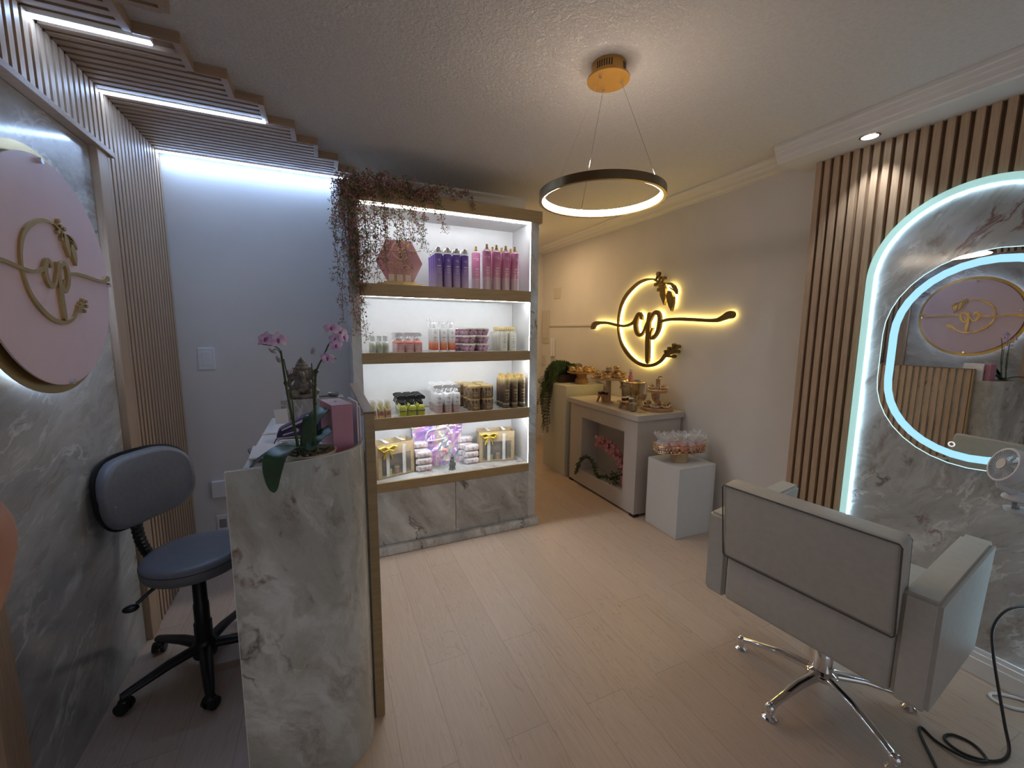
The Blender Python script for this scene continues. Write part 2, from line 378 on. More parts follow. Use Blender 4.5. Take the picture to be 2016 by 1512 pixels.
def logo_extras(mb, fn, depth, scale=1., leaves=True):
    for ci, (a, b, r) in enumerate(LOGO_C):
        mb.prism([((a+r*cos(2*pi*k/14))*scale, (b+r*sin(2*pi*k/14))*scale) for k in range(14)], fn, depth*(1.4+.012*ci))
    if leaves:
        for pi_, P in enumerate(LOGO_P): mb.prism([(a*scale, b*scale) for a, b in P], fn, depth*(1.55+.012*pi_))

# ------------------------------------------------------------------ room shell
CZ = 2.555; XL = -.87; XR = 2.70; YB = 3.19; YF = -1.6; YFAR = 4.95
struct(MB().box(XL-.1, XR+.1, YF, YFAR+.1, -.06, 0).build('floor', FLOOR))
struct(MB().box(XL-.1, XR+.1, YF, YFAR+.1, CZ, CZ+.06).build('ceiling', CEIL))
struct(MB().box(XL-.1, XL, YF, YB+.1, 0, CZ).build('wall_left', WALL))
struct(MB().box(XR, XR+.1, YF, YFAR+.1, 0, CZ).build('wall_right', WALL))
struct(MB().box(XL-.1, -.45, YF-.1, YF, 0, CZ).box(2.35, XR+.1, YF-.1, YF, 0, CZ).box(-.45, 2.35, YF-.1, YF, 2.08, CZ).build('wall_front_added', WALL))  # unseen shopfront wall, added so its low header keeps world light off the ceiling
struct(MB().box(XL, 1.55, YB, YB+.12, 0, CZ).build('wall_back', WALL))
struct(MB().box(1.43, 1.55, YB+.12, YFAR, 0, CZ).build('wall_hall_side', WALL))
struct(MB().box(1.43, XR, YFAR, YFAR+.1, 0, CZ).build('wall_hall_end', WALL))
# cornices
def cornice(name, prof, y0, y1, along='y', sign=1):
    mb = MB(); n = len(prof)
    if along == 'y': vs = [(x, y0, z) for x, z in prof]+[(x, y1, z) for x, z in prof]
    else: vs = [(y0, x, z) for x, z in prof]+[(y1, x, z) for x, z in prof]
    mb.add(vs, [tuple(range(n)), tuple(reversed(range(n, 2*n)))]+[(i, n+i, n+(i+1) % n, (i+1) % n) for i in range(n)])
    return struct(mb.build(name, WALL))
e = .0
cornice('trim_1', [(2.385, CZ), (2.385, 2.538), (2.392, 2.532), (2.398, 2.518), (2.405, 2.512), (2.41, 2.492), (2.418, 2.486), (2.424, 2.468), (2.435, 2.462), (XR-e, 2.462), (XR-e, CZ)], YF, 1.66)
cornice('trim_2', [(2.515, CZ), (2.515, 2.545), (2.535, 2.54), (2.545, 2.531), (2.585, 2.528), (2.60, 2.519), (2.65, 2.515), (2.665, 2.505), (XR-e, 2.50), (XR-e, CZ)], 1.66, YFAR)
cornice('trim_3', [(YB-.07, CZ), (YB-.07, 2.54), (YB-.03, 2.53), (YB-.01, 2.50), (YB, 2.498), (YB, CZ)], .25, 1.55, 'x')
# baseboards
struct(MB().box(XR-.018, XR, 1.56, YFAR, 0, .075).box(XR-.024, XR, 1.56, YFAR, .0, .05).build('baseboard_right', WALL))
struct(MB().box(2.556, 2.5815, YF, 1.185, 0, .075).box(2.564, 2.5815, YF, 1.185, .075, .10).box(2.572, 2.5815, YF, 1.185, .10, .118).build('baseboard_front', WHITE))
struct(MB().box(1.55, XR-.03, YFAR-.018, YFAR, 0, .075).build('baseboard_hall', WALL))

# ------------------------------------------------------------------ slatted panels
PW = .0425; SW = .026
def v_slats_left():
    t = thing('wall_slat_panel', 'vertical wooden slat cladding on the left wall beside and above the marble', 'wall panel')
    # backing
    MB().box(XL, -.848, 2.46, YB-.001, 0, CZ-.042).box(XL, -.848, YF, 2.46, 2.27, CZ-.042).build('backing_panel', SLATBACK, t)
    mb = MB(); y = YB-.006
    while y > YF+.1:
        z0 = 0 if y-SW > 2.455 else 2.27
        mb.box(-.848, -.832, y-SW, y, z0, 2.513); y -= PW
    mb.build('slats', SLAT, t)
    MB().rbox(-.87, -.826, 2.372, 2.462, 0, 2.255, .003).build('edge_board', SLAT, t)
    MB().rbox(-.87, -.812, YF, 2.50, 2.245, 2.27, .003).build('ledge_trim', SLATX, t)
v_slats_left()
def ceiling_slats():
    t = thing('ceiling_slat_canopy', 'stepped wooden slat canopy on the ceiling above the desk', 'ceiling panel')
    # (y0, y1, x end)
    steps = [(-1.2, 1.10, .05), (1.10, 1.46, -.17), (1.46, 1.64, -.29), (1.64, 1.815, -.41), (1.815, 1.975, -.56), (1.975, 2.155, -.425), (2.155, 2.32, -.315), (2.32, 2.505, -.205),
             (2.505, 2.67, -.09), (2.67, 2.85, .015), (2.85, 3.025, .125), (3.025, YB-.001, .235)]
    bk = MB(); en = MB(); sl = MB()
    for y0, y1, xe in steps:
        bk.box(-.848, xe-.024, y0+.006, y1-.001, 2.531, CZ); en.box(xe-.024, xe, y0, y1, 2.514, CZ-.0005)
        ps = [s for s in steps if abs(s[1]-y0) < 1e-6]
        if ps and ps[0][2] < xe: en.box(ps[0][2], xe-.024, y0, y0+.006, 2.5145, CZ-.0005)
    y = YB-.006
    while y > -1.15:
        yc = y-SW/2
        xe = [s[2] for s in steps if s[0] <= yc < s[1]][0]
        led = any(abs(yc-k) < .035 for k in (2.008, 2.488, 3.14))
        if not led: sl.box(-.832, xe-.0245, y-SW, y, 2.515, 2.531)
        y -= PW
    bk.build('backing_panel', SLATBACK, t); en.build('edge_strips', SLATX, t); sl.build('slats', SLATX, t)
ceiling_slats()
for nm, y, x1, lb in (('led_strip', 2.008, -.514, 'short bright led strip in the canopy nearest the viewer'), ('led_strip', 2.488, -.215, 'middle led strip in the slatted ceiling canopy'), ('led_strip', 3.14, .2, 'led strip along the canopy edge over the back wall')):
    t = thing(nm, lb, 'led strip', (0, 0, 0), group='led strips in the slatted canopy')
    MB().rbox(-.845, x1, y-.014, y+.014, 2.512, 2.530, .002).build('housing', WHITE, t)
    MB().box(-.842, x1-.003, y-.0115, y+.0115, 2.5085, 2.512).build('diffuser', LED_CEIL, t)

# marble on the left wall
tag(MB().box(XL+.001, -.852, 1.52, 2.368, 0.001, 2.243).build('marble_cladding', MARBLE_L), 'dark grey veined marble panel on the left wall behind the round pink sign', 'wall panel')
tag(MB().rbox(XL, -.83, 1.43, 1.518, 0, 2.243, .003).build('wooden_post', SLAT), 'wooden edge board at the near end of the left marble wall', 'board')
# right wall: slats, arch, mirror
t = thing('wall_slat_panel', 'wide wooden slat cladding on the right wall around the lit arch', 'wall panel')
MB().box(2.625, XR, YF, 1.535, 0, 2.4615).build('backing_panel', SLATBACK, t)
mb = MB(); y = 1.548
while y > -1.55:
    mb.box(2.602, 2.626, y-.028, y, 0, 2.4615); y -= .0455
mb.build('slats', SLAT, t)
def arch_poly(y0, y1, r, ztop, z0, n=40):
    yc = (y0+y1)/2; R = (y1-y0)/2; zc = ztop-R*r
    P = [(y1, z0)]+[(yc+R*cos(a), zc+R*r*sin(a)) for a in [pi*k/n for k in range(n+1)]]+[(y0, z0)]
    return P
def yz(x0): return lambda u, v, w: (x0-w, u, v)
# marble arch: left edge y=1.19, apex z 2.14
AY1 = 1.230; AY0 = .434; ATOP = 2.160
t = thing('arched_marble_panel', 'marble panel with rounded top and glowing edge on the right wall', 'wall panel')
MB().prism(arch_poly(AY0+.012, AY1-.012, 1.0, ATOP-.012, .0), yz(2.6), .018).build('marble_face', MARBLE_R, t)
P = arch_poly(AY0, AY1, 1.0, ATOP, .12); Q = arch_poly(AY0+.034, AY1-.034, 1.0, ATOP-.034, .12); Q2 = arch_poly(AY0+.037, AY1-.037, 1.0, ATOP-.037, .12)
def strip(mb, A, B, x0, x1):
    for i in range(len(A)-1):
        a, b, c, d = A[i], A[i+1], B[i+1], B[i]
        mb.add([(x0, *a), (x0, *b), (x0, *c), (x0, *d), (x1, *a), (x1, *b), (x1, *c), (x1, *d)], [(0,1,2,3),(7,6,5,4),(0,4,5,1),(3,2,6,7)])
    return mb
strip(MB(), P, Q, 2.598, 2.574).build('acrylic_rim', emit('frosted_rim', (.50, .84, .82), .62), t)
strip(MB(), Q, Q2, 2.583, 2.573).build('light_strip', LED_ARCH, t)
# pill mirror
def pill(yc, zc, hw, hh, n=18):
    return [(yc+hw*cos(a), zc+(hh-hw)+hw*sin(a)) for a in [pi*k/n for k in range(n+1)]]+[(yc+hw*cos(a), zc-(hh-hw)+hw*sin(a)) for a in [pi+pi*k/n for k in range(n+1)]]
MYC = .753; MZC = 1.386; MHW = .360; MHH = .468
t = thing('led_mirror', 'rounded wall mirror with a glowing band, touch button below', 'mirror')
MB().prism(pill(MYC, MZC, MHW-.03, MHH-.03), yz(2.582), .05).build('casing', WHITE, t)
MB().prism(pill(MYC, MZC, MHW, MHH), yz(2.532), .005).build('mirror_glass', MIRROR, t)
def ring_strip(mb, A, B, x0, x1):
    n = len(A)
    for i in range(n):
        j = (i+1) % n
        mb.add([(x0, *A[i]), (x0, *A[j]), (x0, *B[j]), (x0, *B[i]), (x1, *A[i]), (x1, *A[j]), (x1, *B[j]), (x1, *B[i])], [(0,1,2,3),(7,6,5,4),(0,4,5,1),(3,2,6,7)])
mb = MB(); ring_strip(mb, pill(MYC, MZC, MHW-.030, MHH-.030), pill(MYC, MZC, MHW-.062, MHH-.062), 2.527, 2.5262)
mb.build('light_band', LED_MIRROR, t)
mb = MB(); ring_strip(mb, pill(MYC, MZC, MHW-.001, MHH-.001), pill(MYC, MZC, MHW-.004, MHH-.004), 2.527, 2.5262)
mb.build('lit_edge', emit('led_mirror_edge', (.6, .95, 1.), 1.2), t)
mb = MB(); ring_strip(mb, [(.812+.012*cos(2*pi*k/20), 1.012+.012*sin(2*pi*k/20)) for k in range(20)], [(.812+.0075*cos(2*pi*k/20), 1.012+.0075*sin(2*pi*k/20)) for k in range(20)], 2.527, 2.5262)
mb.build('touch_button', emit('touch_ring', (.9, .95, 1.), .8), t)
# downlight in the soffit
t = thing('downlight', 'small round lit spotlight in the cornice above the right slats', 'ceiling light', (2.484, 1.24, 2.462))
mb = MB()
mb.lathe([(.043, -.0005), (.043, -.004), (.034, -.006), (.034, -.0005)], 28, close=False).build('bezel', CHROME, t, True)
MB().lathe([(.033, -.001), (.033, -.003)], 24).build('lens', emit('spot_lens', (.85, .97, 1.), 8), t)
lamp('downlight_beam', 'SPOT', (2.484, 1.24, 2.452), E_SPOT, (.85, .93, 1.), (.12, 0, -1), .02, spot=85, blend=.6)

# ------------------------------------------------------------------ lit monogram on the right wall
def fr(u, v, w): return (2.672-w, 3.0155-u, 1.573+v)
t = thing('logo_sign', 'backlit dark bronze cp monogram with sprig, on the right wall', 'sign')
mb = MB(); logo_mesh(mb, fr, .018); logo_extras(mb, fr, .018)
mb.build('letters', BRONZE, t)
mb = MB()
def frl(u, v, w): return (2.690-w, 3.0155-u, 1.573+v)
logo_mesh(mb, frl, .008, cap=False, only=(0, 13, 14, 15, 16, 17), fat=.62)
for P_ in LOGO_P: mb.prism([((a-.34)*.8+.34, (b-.25)*.8+.25) for a, b in P_], frl, .008)
mb.build('backlight', LED_SIGN, t)
for u, v in ((.60, .025), (.93, .045), (-.65, .01), (.13, -.2), (-.25, .2), (-.2, -.23), (.2, -.37), (.3, .33), (.22, .0)):
    MB().cyl((2.672, 3.0155-u, 1.573+v), (XR, 3.0155-u, 1.573+v), .006, seg=8).build('standoff', BLACK, t)

# ------------------------------------------------------------------ round pink sign on the left wall
SY, SZ, SR = 1.893, 1.672, .392
t = thing('round_sign', 'round pink sign with a gold rim and gold cp monogram on the left marble wall', 'sign')
def disc(r, n=72): return [(r*cos(2*pi*k/n), r*sin(2*pi*k/n)) for k in range(n)]
def fl(x0, s=1.): return lambda u, v, w: (x0+w, SY+u*s, SZ+v*s)
MB().prism(disc(SR-.03), fl(-.852), .022).build('backlight', LED_LSIGN, t)
MB().prism(disc(SR), fl(-.828), .006).build('gold_rim', GOLDP, t)
MB().prism(disc(SR-.028), fl(-.806), .005).build('pink_disc', PINKP, t)
mb = MB()
def lg(u, v, w): return (-.801+w, 1.842+u, 1.675+v)
logo_mesh(mb, lg, .007, .42); logo_extras(mb, lg, .007, .42)
mb.build('monogram', GOLDP, t)
for dy, dz in ((-.02, .35), (-.335, .05), (.352, 0.0), (.0, -.355)):
    MB().cyl((-.828, SY+dy, SZ+dz), (-.788, SY+dy, SZ+dz), .009, seg=14).build('standoff_pin', CHROME, t, True)

# ------------------------------------------------------------------ ring pendant
t = thing('ring_pendant_lamp', 'round bronze ring pendant lamp glowing warm on three wires', 'pendant lamp')
cx, cy = 1.085, 1.475
GCAN = plain('canopy_gold', (.50, .27, .07), .35, .6, var=.03)
MB().lathe([(.068, -.050), (.068, 0)], 40, (cx, cy, CZ)).build('canopy_drum', GCAN, t, angle=40)
MB().lathe([(.084, -.052), (.084, -.058), (.0001, -.058)], 48, (cx, cy, CZ), close=False).lathe([(.084, -.052), (.0001, -.052)], 48, (cx, cy, CZ), close=False).build('canopy_plate', GCAN, t, angle=40)
for a in [rad(k) for k in (195, 203, 211, 219, 227, 235, 243, 290, 297, 304)]:
    c, s_ = cos(a), sin(a)
    MB().obox((cx+c*.0683, cy+s_*.0683, CZ-.024), (-s_*.0022, c*.0022, 0), (c*.0006, s_*.0006, 0), (0, 0, .012)).build('vent_slot', BLACK, t)
RB = 2.036; RO = .257
MB().lathe([(RO, 0), (RO, .032), (RO-.014, .032), (RO-.014, .004), (RO-.013, 0), (RO, 0)], 96, (1.071, 1.478, RB), close=False).build('ring_frame', plain('ring_bronze', (.27, .19, .10), .3, .85), t, angle=40)
MB().lathe([(RO-.0142, .030), (RO-.0195, .030), (RO-.0195, .003), (RO-.0142, .003)], 96, (1.071, 1.478, RB), close=False).build('light_diffuser', LED_RING, t, angle=40)
for a in (rad(197), rad(75), rad(-25)):
    q = Vector((1.071+(RO-.007)*cos(a), 1.478+(RO-.007)*sin(a), RB+.032)); p = Vector((cx+.052*cos(a), cy+.052*sin(a), CZ-.058))
    MB().tube([p, q], .0011, 6).build('wire', CHROME, t, True)
    MB().lathe([(.006, -.008), (.007, 0)], 12, p[:]).build('wire_grip', CHROME, t, True)
# ceiling lamp in the hall (behind the shelf unit)
t = thing('hall_ceiling_lamp', 'warm flush lamp on the hall ceiling behind the shelf unit', 'ceiling light', (1.98, 4.05, CZ))
MB().lathe([(.14, -.012), (.15, -.012), (.15, 0)], 32).build('base', WHITE, t, angle=40)
MB().lathe([(.135, -.012), (.13, -.04), (.08, -.055), (.001, -.058)], 32, close=False).build('shade', emit('hall_shade', (1., .70, .38), 3), t, angle=40)
lamp('hall_lamp_light', 'AREA', (1.98, 4.05, CZ-.07), E_HALL, (1., .66, .34), (0, 0, -1), .25)

# ------------------------------------------------------------------ wall fittings
t = thing('light_switch', 'white two-rocker light switch on the grey back wall', 'light switch')
MB().rbox(-.738, -.648, YB-.008, YB, 1.238, 1.378, .003).build('plate', WHITEPL, t)
MB().rbox(-.716, -.670, YB-.011, YB-.007, 1.310, 1.352, .001).build('rocker', WHITEPL, t)
MB().rbox(-.716, -.670, YB-.011, YB-.007, 1.266, 1.308, .001).build('rocker', WHITEPL, t)
t = thing('wall_socket', 'white socket box low on the back wall left of the desk', 'socket')
MB().rbox(-.723, -.62, YB-.03, YB, .39, .50, .004).build('box', WHITEPL, t)
t = thing('wall_socket', 'flat socket plate below the socket box on the back wall', 'socket')
MB().rbox(-.715, -.62, YB-.008, YB, .14, .26, .003).build('plate', WHITEPL, t)
MB().rbox(-.70, -.66, YB-.010, YB-.007, .17, .23, .002).build('insert', GREYPL, t)
IV = plain('ivory_plastic', (.62, .58, .52), .4, var=.01)
t = thing('fuse_box', 'ivory electrical cabinet on the right wall beyond the mantel', 'electrical box')
MB().rbox(XR-.012, XR, 4.76, 5.0-.06, 1.34, 1.77, .003).build('frame', IV, t)
MB().rbox(XR-.018, XR-.011, 4.79, 4.93, 1.40, 1.71, .002).build('door', IV, t)
t = thing('intercom_handset', 'white intercom telephone on the right wall near the fuse box', 'intercom', (XR, 4.64, 1.28))
MB().rbox(-.03, 0, -.045, .045, -.11, .12, .006).build('base', WHITEPL, t)
MB().rbox(-.055, -.028, -.038, -.004, -.105, .115, .008).build('handset', WHITEPL, t)
mb = MB().tube(catmull([(-.03, .03, -.11), (-.03, .05, -.2), (-.02, .03, -.28), (-.02, .01, -.36)], 6), .004, 6); mb.build('cord', WHITEPL, t, True)
t = thing('junction_plate', 'small square cover plate high on the right wall in the hall', 'cover plate')
MB().rbox(XR-.006, XR, 4.49, 4.66, 1.905, 2.035, .002).build('plate', IV, t)
t = thing('cable_trunking', 'thin ivory cable trunking running from fuse box to logo sign', 'cable duct')
MB().rbox(XR-.012, XR, 3.72, 4.755, 1.555, 1.575, .002).build('duct', IV, t)
t = thing('wall_socket', 'small switch plate on the right wall beneath the fuse box', 'socket')
MB().rbox(XR-.008, XR, 4.86, 4.95, 1.04, 1.17, .002).build('plate', IV, t)

# ------------------------------------------------------------------ display shelf unit
unit = thing('display_shelf_unit', 'tall lit shelf unit in marble and wood holding hair products', 'shelf unit')
FY = 2.71; BY = 3.022
W0, W1, W2, W3 = .152, .207, 1.375, 1.434
def side(name, x0, x1, inner):
    p = MB().box(x0, x1, FY, YB-.004, .0, 2.262).build(name, MARBLE, unit)
    MB().box(*inner, FY+.003, BY, .50, 2.262).build('white_lining', WHITE, p)
side('side_panel', W0, W1, (W1, W1+.002)); side('side_panel', W2, W3, (W2-.002, W2))
MB().box(W1, W2, BY, BY+.015, .44, 2.262).build('back_panel', WHITE, unit)
MB().box(W1+.002, W2-.05, BY-.0015, BY, 2.2585, 2.2615).box(W2-.0035, W2-.002, BY-.003, BY, .5, 2.26).build('back_joint', GREYPL, unit)
boards = [(1.705, 1.782, 'shelf_board'), (1.285, 1.353, 'shelf_board'), (.853, .930, 'shelf_board'), (.436, .497, 'shelf_board')]
for z0, z1, nm in boards:
    b = MB().box(W1, W2, FY+.012, BY, z0+.01, z1).build(nm, MARBLE, unit)
    MB().rbox(W1-.001, W2+.0, FY-.004, FY+.014, z0, z1+.001, .001).build('wood_fascia', SHELFWOOD, b)
    MB().box(W1+.003, W2-.003, FY+.02, BY, z0+.004, z0+.0098).build('white_underside', WHITE, b)
tb = MB().rbox(.12, 1.457, FY-.012, YB-.004, 2.262, 2.343, .002).build('top_board', SHELFWOOD, unit)
MB().box(W1+.003, W2-.003, FY+.02, BY, 2.257, 2.2615).build('white_underside', WHITE, tb)
for z in (2.2468, 1.699, 1.279, .847):
    MB().box(W1+.005, W2-.005, FY+.018, FY+.024, z+.0055, z+.0095).build('led_strip', LED_SHELF, unit)
mb = MB()
for z0, z1 in ((.50, .85), (.932, 1.28), (1.355, 1.70), (1.784, 2.255)): mb.box(W2-.0040, W2-.0022, FY+.005, FY+.010, z0, z1)
mb.build('side_led_strip', emit('led_side', (.9, .95, 1), 12.), unit)
MB().box(W1, W2, FY+.02, BY, .0, .44).build('cabinet_carcass', GREYPL, unit)
MB().rbox(W1-.002, .7955, FY, FY+.018, .062, .434, .001).build('cabinet_door', marble('marble_door', (.56, .56, .53), (0, .6, .1), 1.1, False, (7, 3, 3)), unit)
MB().rbox(.7985, W2+.002, FY, FY+.018, .062, .434, .001).build('cabinet_door', marble('marble_door2', (.56, .56, .53), (0, .6, .1), 1.1, False, (9, 5, 2)), unit)
MB().rbox(.14, 1.455, FY-.03, YB-.004, 0, .060, .003).build('plinth', marble('marble_plinth', (.64, .64, .62), (.2, .3, .1), 1.5, False), unit)
# light inside the bays (from the strips)
for z in (2.25, 1.697, 1.276, .844):
    pass

# ------------------------------------------------------------------ products
def grad(name, stops, h, rough=.28, **kw):
    m, nt, b = nodes(name)
    tc = N(nt, 'ShaderNodeTexCoord'); sp = N(nt, 'ShaderNodeSeparateXYZ'); L(nt, tc.outputs['Object'], sp.inputs[0])
    mr = N(nt, 'ShaderNodeMath', operation='DIVIDE'); L(nt, sp.outputs[2], mr.inputs[0]); mr.inputs[1].default_value = h
    L(nt, ramp(nt, mr.outputs[0], stops), b.inputs['Base Color']); b.inputs['Roughness'].default_value = rough
    for k, v in kw.items(): b.inputs[k.replace('_', ' ')].default_value = v
    return m
def curved(r, z, s=1.):  # map logo onto a cylinder front (facing -y)
    return lambda u, v, w: ((r+.0003+w)*sin(u/r), -(r+.0003+w)*cos(u/r), z+v)
def print_mark(r, z, s, umax, mat, parent, lines=(), flat=False, half=.012):
    mb = MB(); fn = (lambda u, v, w: (u, -r-.0003-w, z+v)) if flat else curved(r, z)
    logo_mesh(mb, fn, .0003, s, cap=False, only=(0, 13, 14, 15, 16), fat=1.3); 
    mb.build('logo_print', mat, parent)
    if lines:
        mb = MB(); fn0 = (lambda u, v, w: (u, -r-.0003-w, v)) if flat else curved(r, 0)
        rng = random.Random(int(z*1e4))
        for zz, hw, hh in lines:
            u = -hw
            while u < hw:
                d = rng.uniform(.0015, .0035)
                mb.prism([(u, zz), (min(u+d, hw), zz), (min(u+d, hw), zz+hh), (u, zz+hh)], fn0, .0003); u += d+.0008
        mb.build('text_print', mat, parent)
PRW = plain('print_white', (.85, .85, .88), .4, var=0); PRD = plain('print_dark', (.10, .09, .09), .5, var=0); PRG = plain('print_gold', (.60, .42, .16), .4, var=0)
COLN = {2: ['left', 'right'], 3: ['left', 'middle', 'right'], 4: ['leftmost', 'second from left', 'third from left', 'rightmost'], 5: ['leftmost', 'second', 'middle', 'fourth', 'rightmost']}
ROWN = ['front row', 'second row', 'third row', 'back row']
def sprayhead(parent, z, mat, s=1., dirx=-1):
    """trigger sprayer: collar, body, nozzle pointing sideways, curved trigger"""
    mb = MB(); mb.lathe([(.0125*s, 0), (.0125*s, .016*s), (.009*s, .02*s), (.007*s, .03*s)], 16, (0, 0, z))
    k = dirx
    body = [(.020, .030), (-.030, .034), (-.034, .041), (-.034, .050), (-.020, .056), (.012, .056), (.024, .046), (.026, .036)]
    mb.prism([(u*s*-k, v*s) for u, v in body], lambda u, v, w: (u, w-.007*s, z+v), .014*s)
    trig = [(-.014, .034), (-.024, .020), (-.030, .004), (-.035, .006), (-.029, .022), (-.022, .036)]
    mb.prism([(u*s*-k, v*s) for u, v in trig], lambda u, v, w: (u, w-.004*s, z+v), .008*s)
    return mb.build('trigger_sprayer', mat, parent, angle=35)
def rnd_square(w, r, n=5):
    P = []
    for cx_, cy_, a0 in ((w-r, w-r, 0), (-w+r, w-r, 90), (-w+r, -w+r, 180), (w-r, -w+r, 270)):
        for k in range(n+1): a = rad(a0+90*k/n); P.append((cx_+r*cos(a), cy_+r*sin(a)))
    return P
def loft(mb, rings):
    n = len(rings[0]); vs = [p for R in rings for p in R]
    mb.add(vs, [(i*n+k, i*n+(k+1) % n, (i+1)*n+(k+1) % n, (i+1)*n+k) for i in range(len(rings)-1) for k in range(n)]+[tuple(reversed(range(n))), tuple((len(rings)-1)*n+k for k in range(n))])
    return mb
first = {}
def grid(make, xs, ys, z, labelfn, group, skip=(), zs=None):
    proto = None
    for r, y in enumerate(ys):
        for c, x in enumerate(xs):
            if (c, r) in skip: continue
            for l, zz in enumerate(zs or [0]):
                if (c, r, l) in skip: continue
                lab = labelfn(c, r, l)
                if proto is None:
                    proto = make(); proto.location = (x, y, z+zz); proto['label'] = lab; proto['group'] = group
                else: copy_tree(proto, (x, y, z+zz), lab, None, group)

# top shelf: purple cans
def purple():
    t = thing('hairspray_can', 'x', 'bottle')
    H = .215
    MB().lathe([(.024, 0), (.0265, .003), (.0265, H-.004), (.0262, H)], 28).build('body', grad('purple_can', [(0, (.66, .54, .74)), (.3, (.54, .40, .70)), (.62, (.30, .19, .58)), (1, (.17, .10, .48))], H, .3), t, angle=40)
    MB().lathe([(.0264, H), (.0264, H+.007), (.024, H+.010)], 28).build('collar', WHITEPL, t, angle=40)
    MB().lathe([(.022, H+.010), (.022, H+.030), (.017, H+.042), (.001, H+.043)], 24, close=False).build('cap', CHROME, t, angle=40)
    print_mark(.0265, H*.82, .022, .02, PRW, t, [(H*.62, .012, .007), (H*.55, .014, .003), (H*.5, .010, .003), (H*.44, .012, .003)])
    return t
grid(purple, [.706, .769, .830, .888], [2.745, 2.80, 2.855, 2.91], 1.782, lambda c, r, l: f'purple gradient spray can with silver cap, top shelf, {COLN[4][c]} column, {ROWN[r]}', 'purple spray cans on the top shelf',
     skip=[(1, 2), (2, 2), (3, 2), (1, 3), (2, 3), (3, 3)])
def pinkb():
    t = thing('body_spray_bottle', 'x', 'bottle')
    H = .265
    MB().lathe([(.027, 0), (.0305, .003), (.0305, H-.004), (.027, H)], 28).build('body', grad('pink_bottle', [(0, (.72, .56, .58)), (.30, (.72, .50, .56)), (.34, (.72, .34, .44)), (.75, (.70, .24, .42)), (1, (.74, .30, .50))], H, .18), t, angle=40)
    MB().lathe([(.0265, H), (.0265, H+.009), (.022, H+.010)], 28).build('collar', WHITEPL, t, angle=40)
    MB().lathe([(.0125, H+.010), (.0125, H+.022), (.009, H+.024), (.009, H+.045), (.001, H+.046)], 20, close=False).build('pump_cap', GOLD, t, angle=40)
    print_mark(.0305, H*.84, .036, .02, PRW, t, [(H*.55, .012, .007), (H*.49, .020, .0025), (H*.42, .012, .003), (H*.30, .02, .001)])
    return t
grid(pinkb, [1.052, 1.124, 1.195, 1.266], [2.755, 2.83], 1.782, lambda c, r, l: f'tall pink body spray with gold pump, top shelf, {COLN[4][c]} column, {ROWN[r]}', 'pink body sprays on the top shelf', skip=[(0, 1)])
src_ = [o for o in bpy.data.objects if o.get('category') == 'bottle' and str(o.get('label')).startswith('tall pink')][0]
copy_tree(src_, (1.010, 2.865, 1.782), 'tall pink body spray standing apart behind the leftmost front pink bottle', None, 'pink body sprays on the top shelf')

# hexagon stand
t = thing('contact_sign', 'hexagonal mauve contact sign on a gold base, top shelf left', 'sign', (.462, 2.79, 1.782), 0)
HEX = [(-.146, .150), (-.075, .024), (.085, .024), (.148, .150), (.078, .288), (-.080, .288)]
GOLDI = plain('gold_print', (.66, .46, .20), .45, .1, var=.02)
MAUVE = plain('mauve_acrylic', (.46, .22, .24), .15, var=.01)
MB().prism(HEX, lambda u, v, w: (u, .004-w, v), .006).build('panel', MAUVE, t)
MB().rbox(-.145, .145, -.035, .035, 0, .014, .001).rbox(-.10, .10, -.02, .02, .014, .026, .001).build('base', GOLDP, t)
mb = MB(); f0 = lambda u, v, w: (u+.0, -.0021-w, .225+v); logo_mesh(mb, f0, .0008, .145, fat=1.1); logo_extras(mb, f0, .0008, .145); mb.build('monogram', GOLDI, t)
mb = MB()
def ringp(mb, u0, v0, r, wd, n=24, y=-.0021):
    for k in range(n):
        a, b = 2*pi*k/n, 2*pi*(k+1)/n
        mb.prism([(u0+r*cos(a), v0+r*sin(a)), (u0+r*cos(b), v0+r*sin(b)), (u0+(r-wd)*cos(b), v0+(r-wd)*sin(b)), (u0+(r-wd)*cos(a), v0+(r-wd)*sin(a))], lambda u, v, w: (u, y-w, v), .0008)
def bar(mb, u0, u1, v0, v1, y=-.0021): mb.prism([(u0, v0), (u1, v0), (u1, v1), (u0, v1)], lambda u, v, w: (u, y-w, v), .0008)
ringp(mb, -.052, .128, .021, .002); ringp(mb, -.052, .135, .012, .002); bar(mb, -.064, -.040, .122, .124)   # hand in circle
for a, b, c, d in ((-.017, .017, .145, .148), (-.017, .017, .112, .115), (-.019, -.016, .114, .146), (.016, .019, .114, .146)): bar(mb, a, b, c, d)
ringp(mb, 0, .130, .009, .0025); ringp(mb, .011, .141, .002, .0015, 10)
ringp(mb, .055, .128, .018, .0025); mb.prism([(.038, .108), (.046, .112), (.041, .118)], lambda u, v, w: (u, -.0021-w, v), .0008)
mb.prism([(.047, .135), (.052, .138), (.054, .132), (.058, .126), (.063, .124), (.062, .118), (.054, .121), (.049, .128)], lambda u, v, w: (u, -.0021-w, v), .0008)
for x in (-.0265, .0275): bar(mb, x-.0007, x+.0007, .03, .148)
mb.build('icons', GOLDI, t)
def text_mesh(body, size, mat, parent, name, loc, rot=(pi/2, 0, 0), ext=.0003, bold=0.):
    cu = bpy.data.curves.new(name, 'FONT'); cu.body = body; cu.size = size; cu.align_x = 'CENTER'; cu.extrude = ext; cu.offset = bold
    tmp = bpy.data.objects.new(name, cu); me = bpy.data.meshes.new_from_object(tmp)
    bpy.data.objects.remove(tmp); me.materials.clear(); me.materials.append(mat)
    o = bpy.data.objects.new(name, me); COL.objects.link(o); o.location = loc; o.rotation_euler = rot; o.parent = parent
    return o
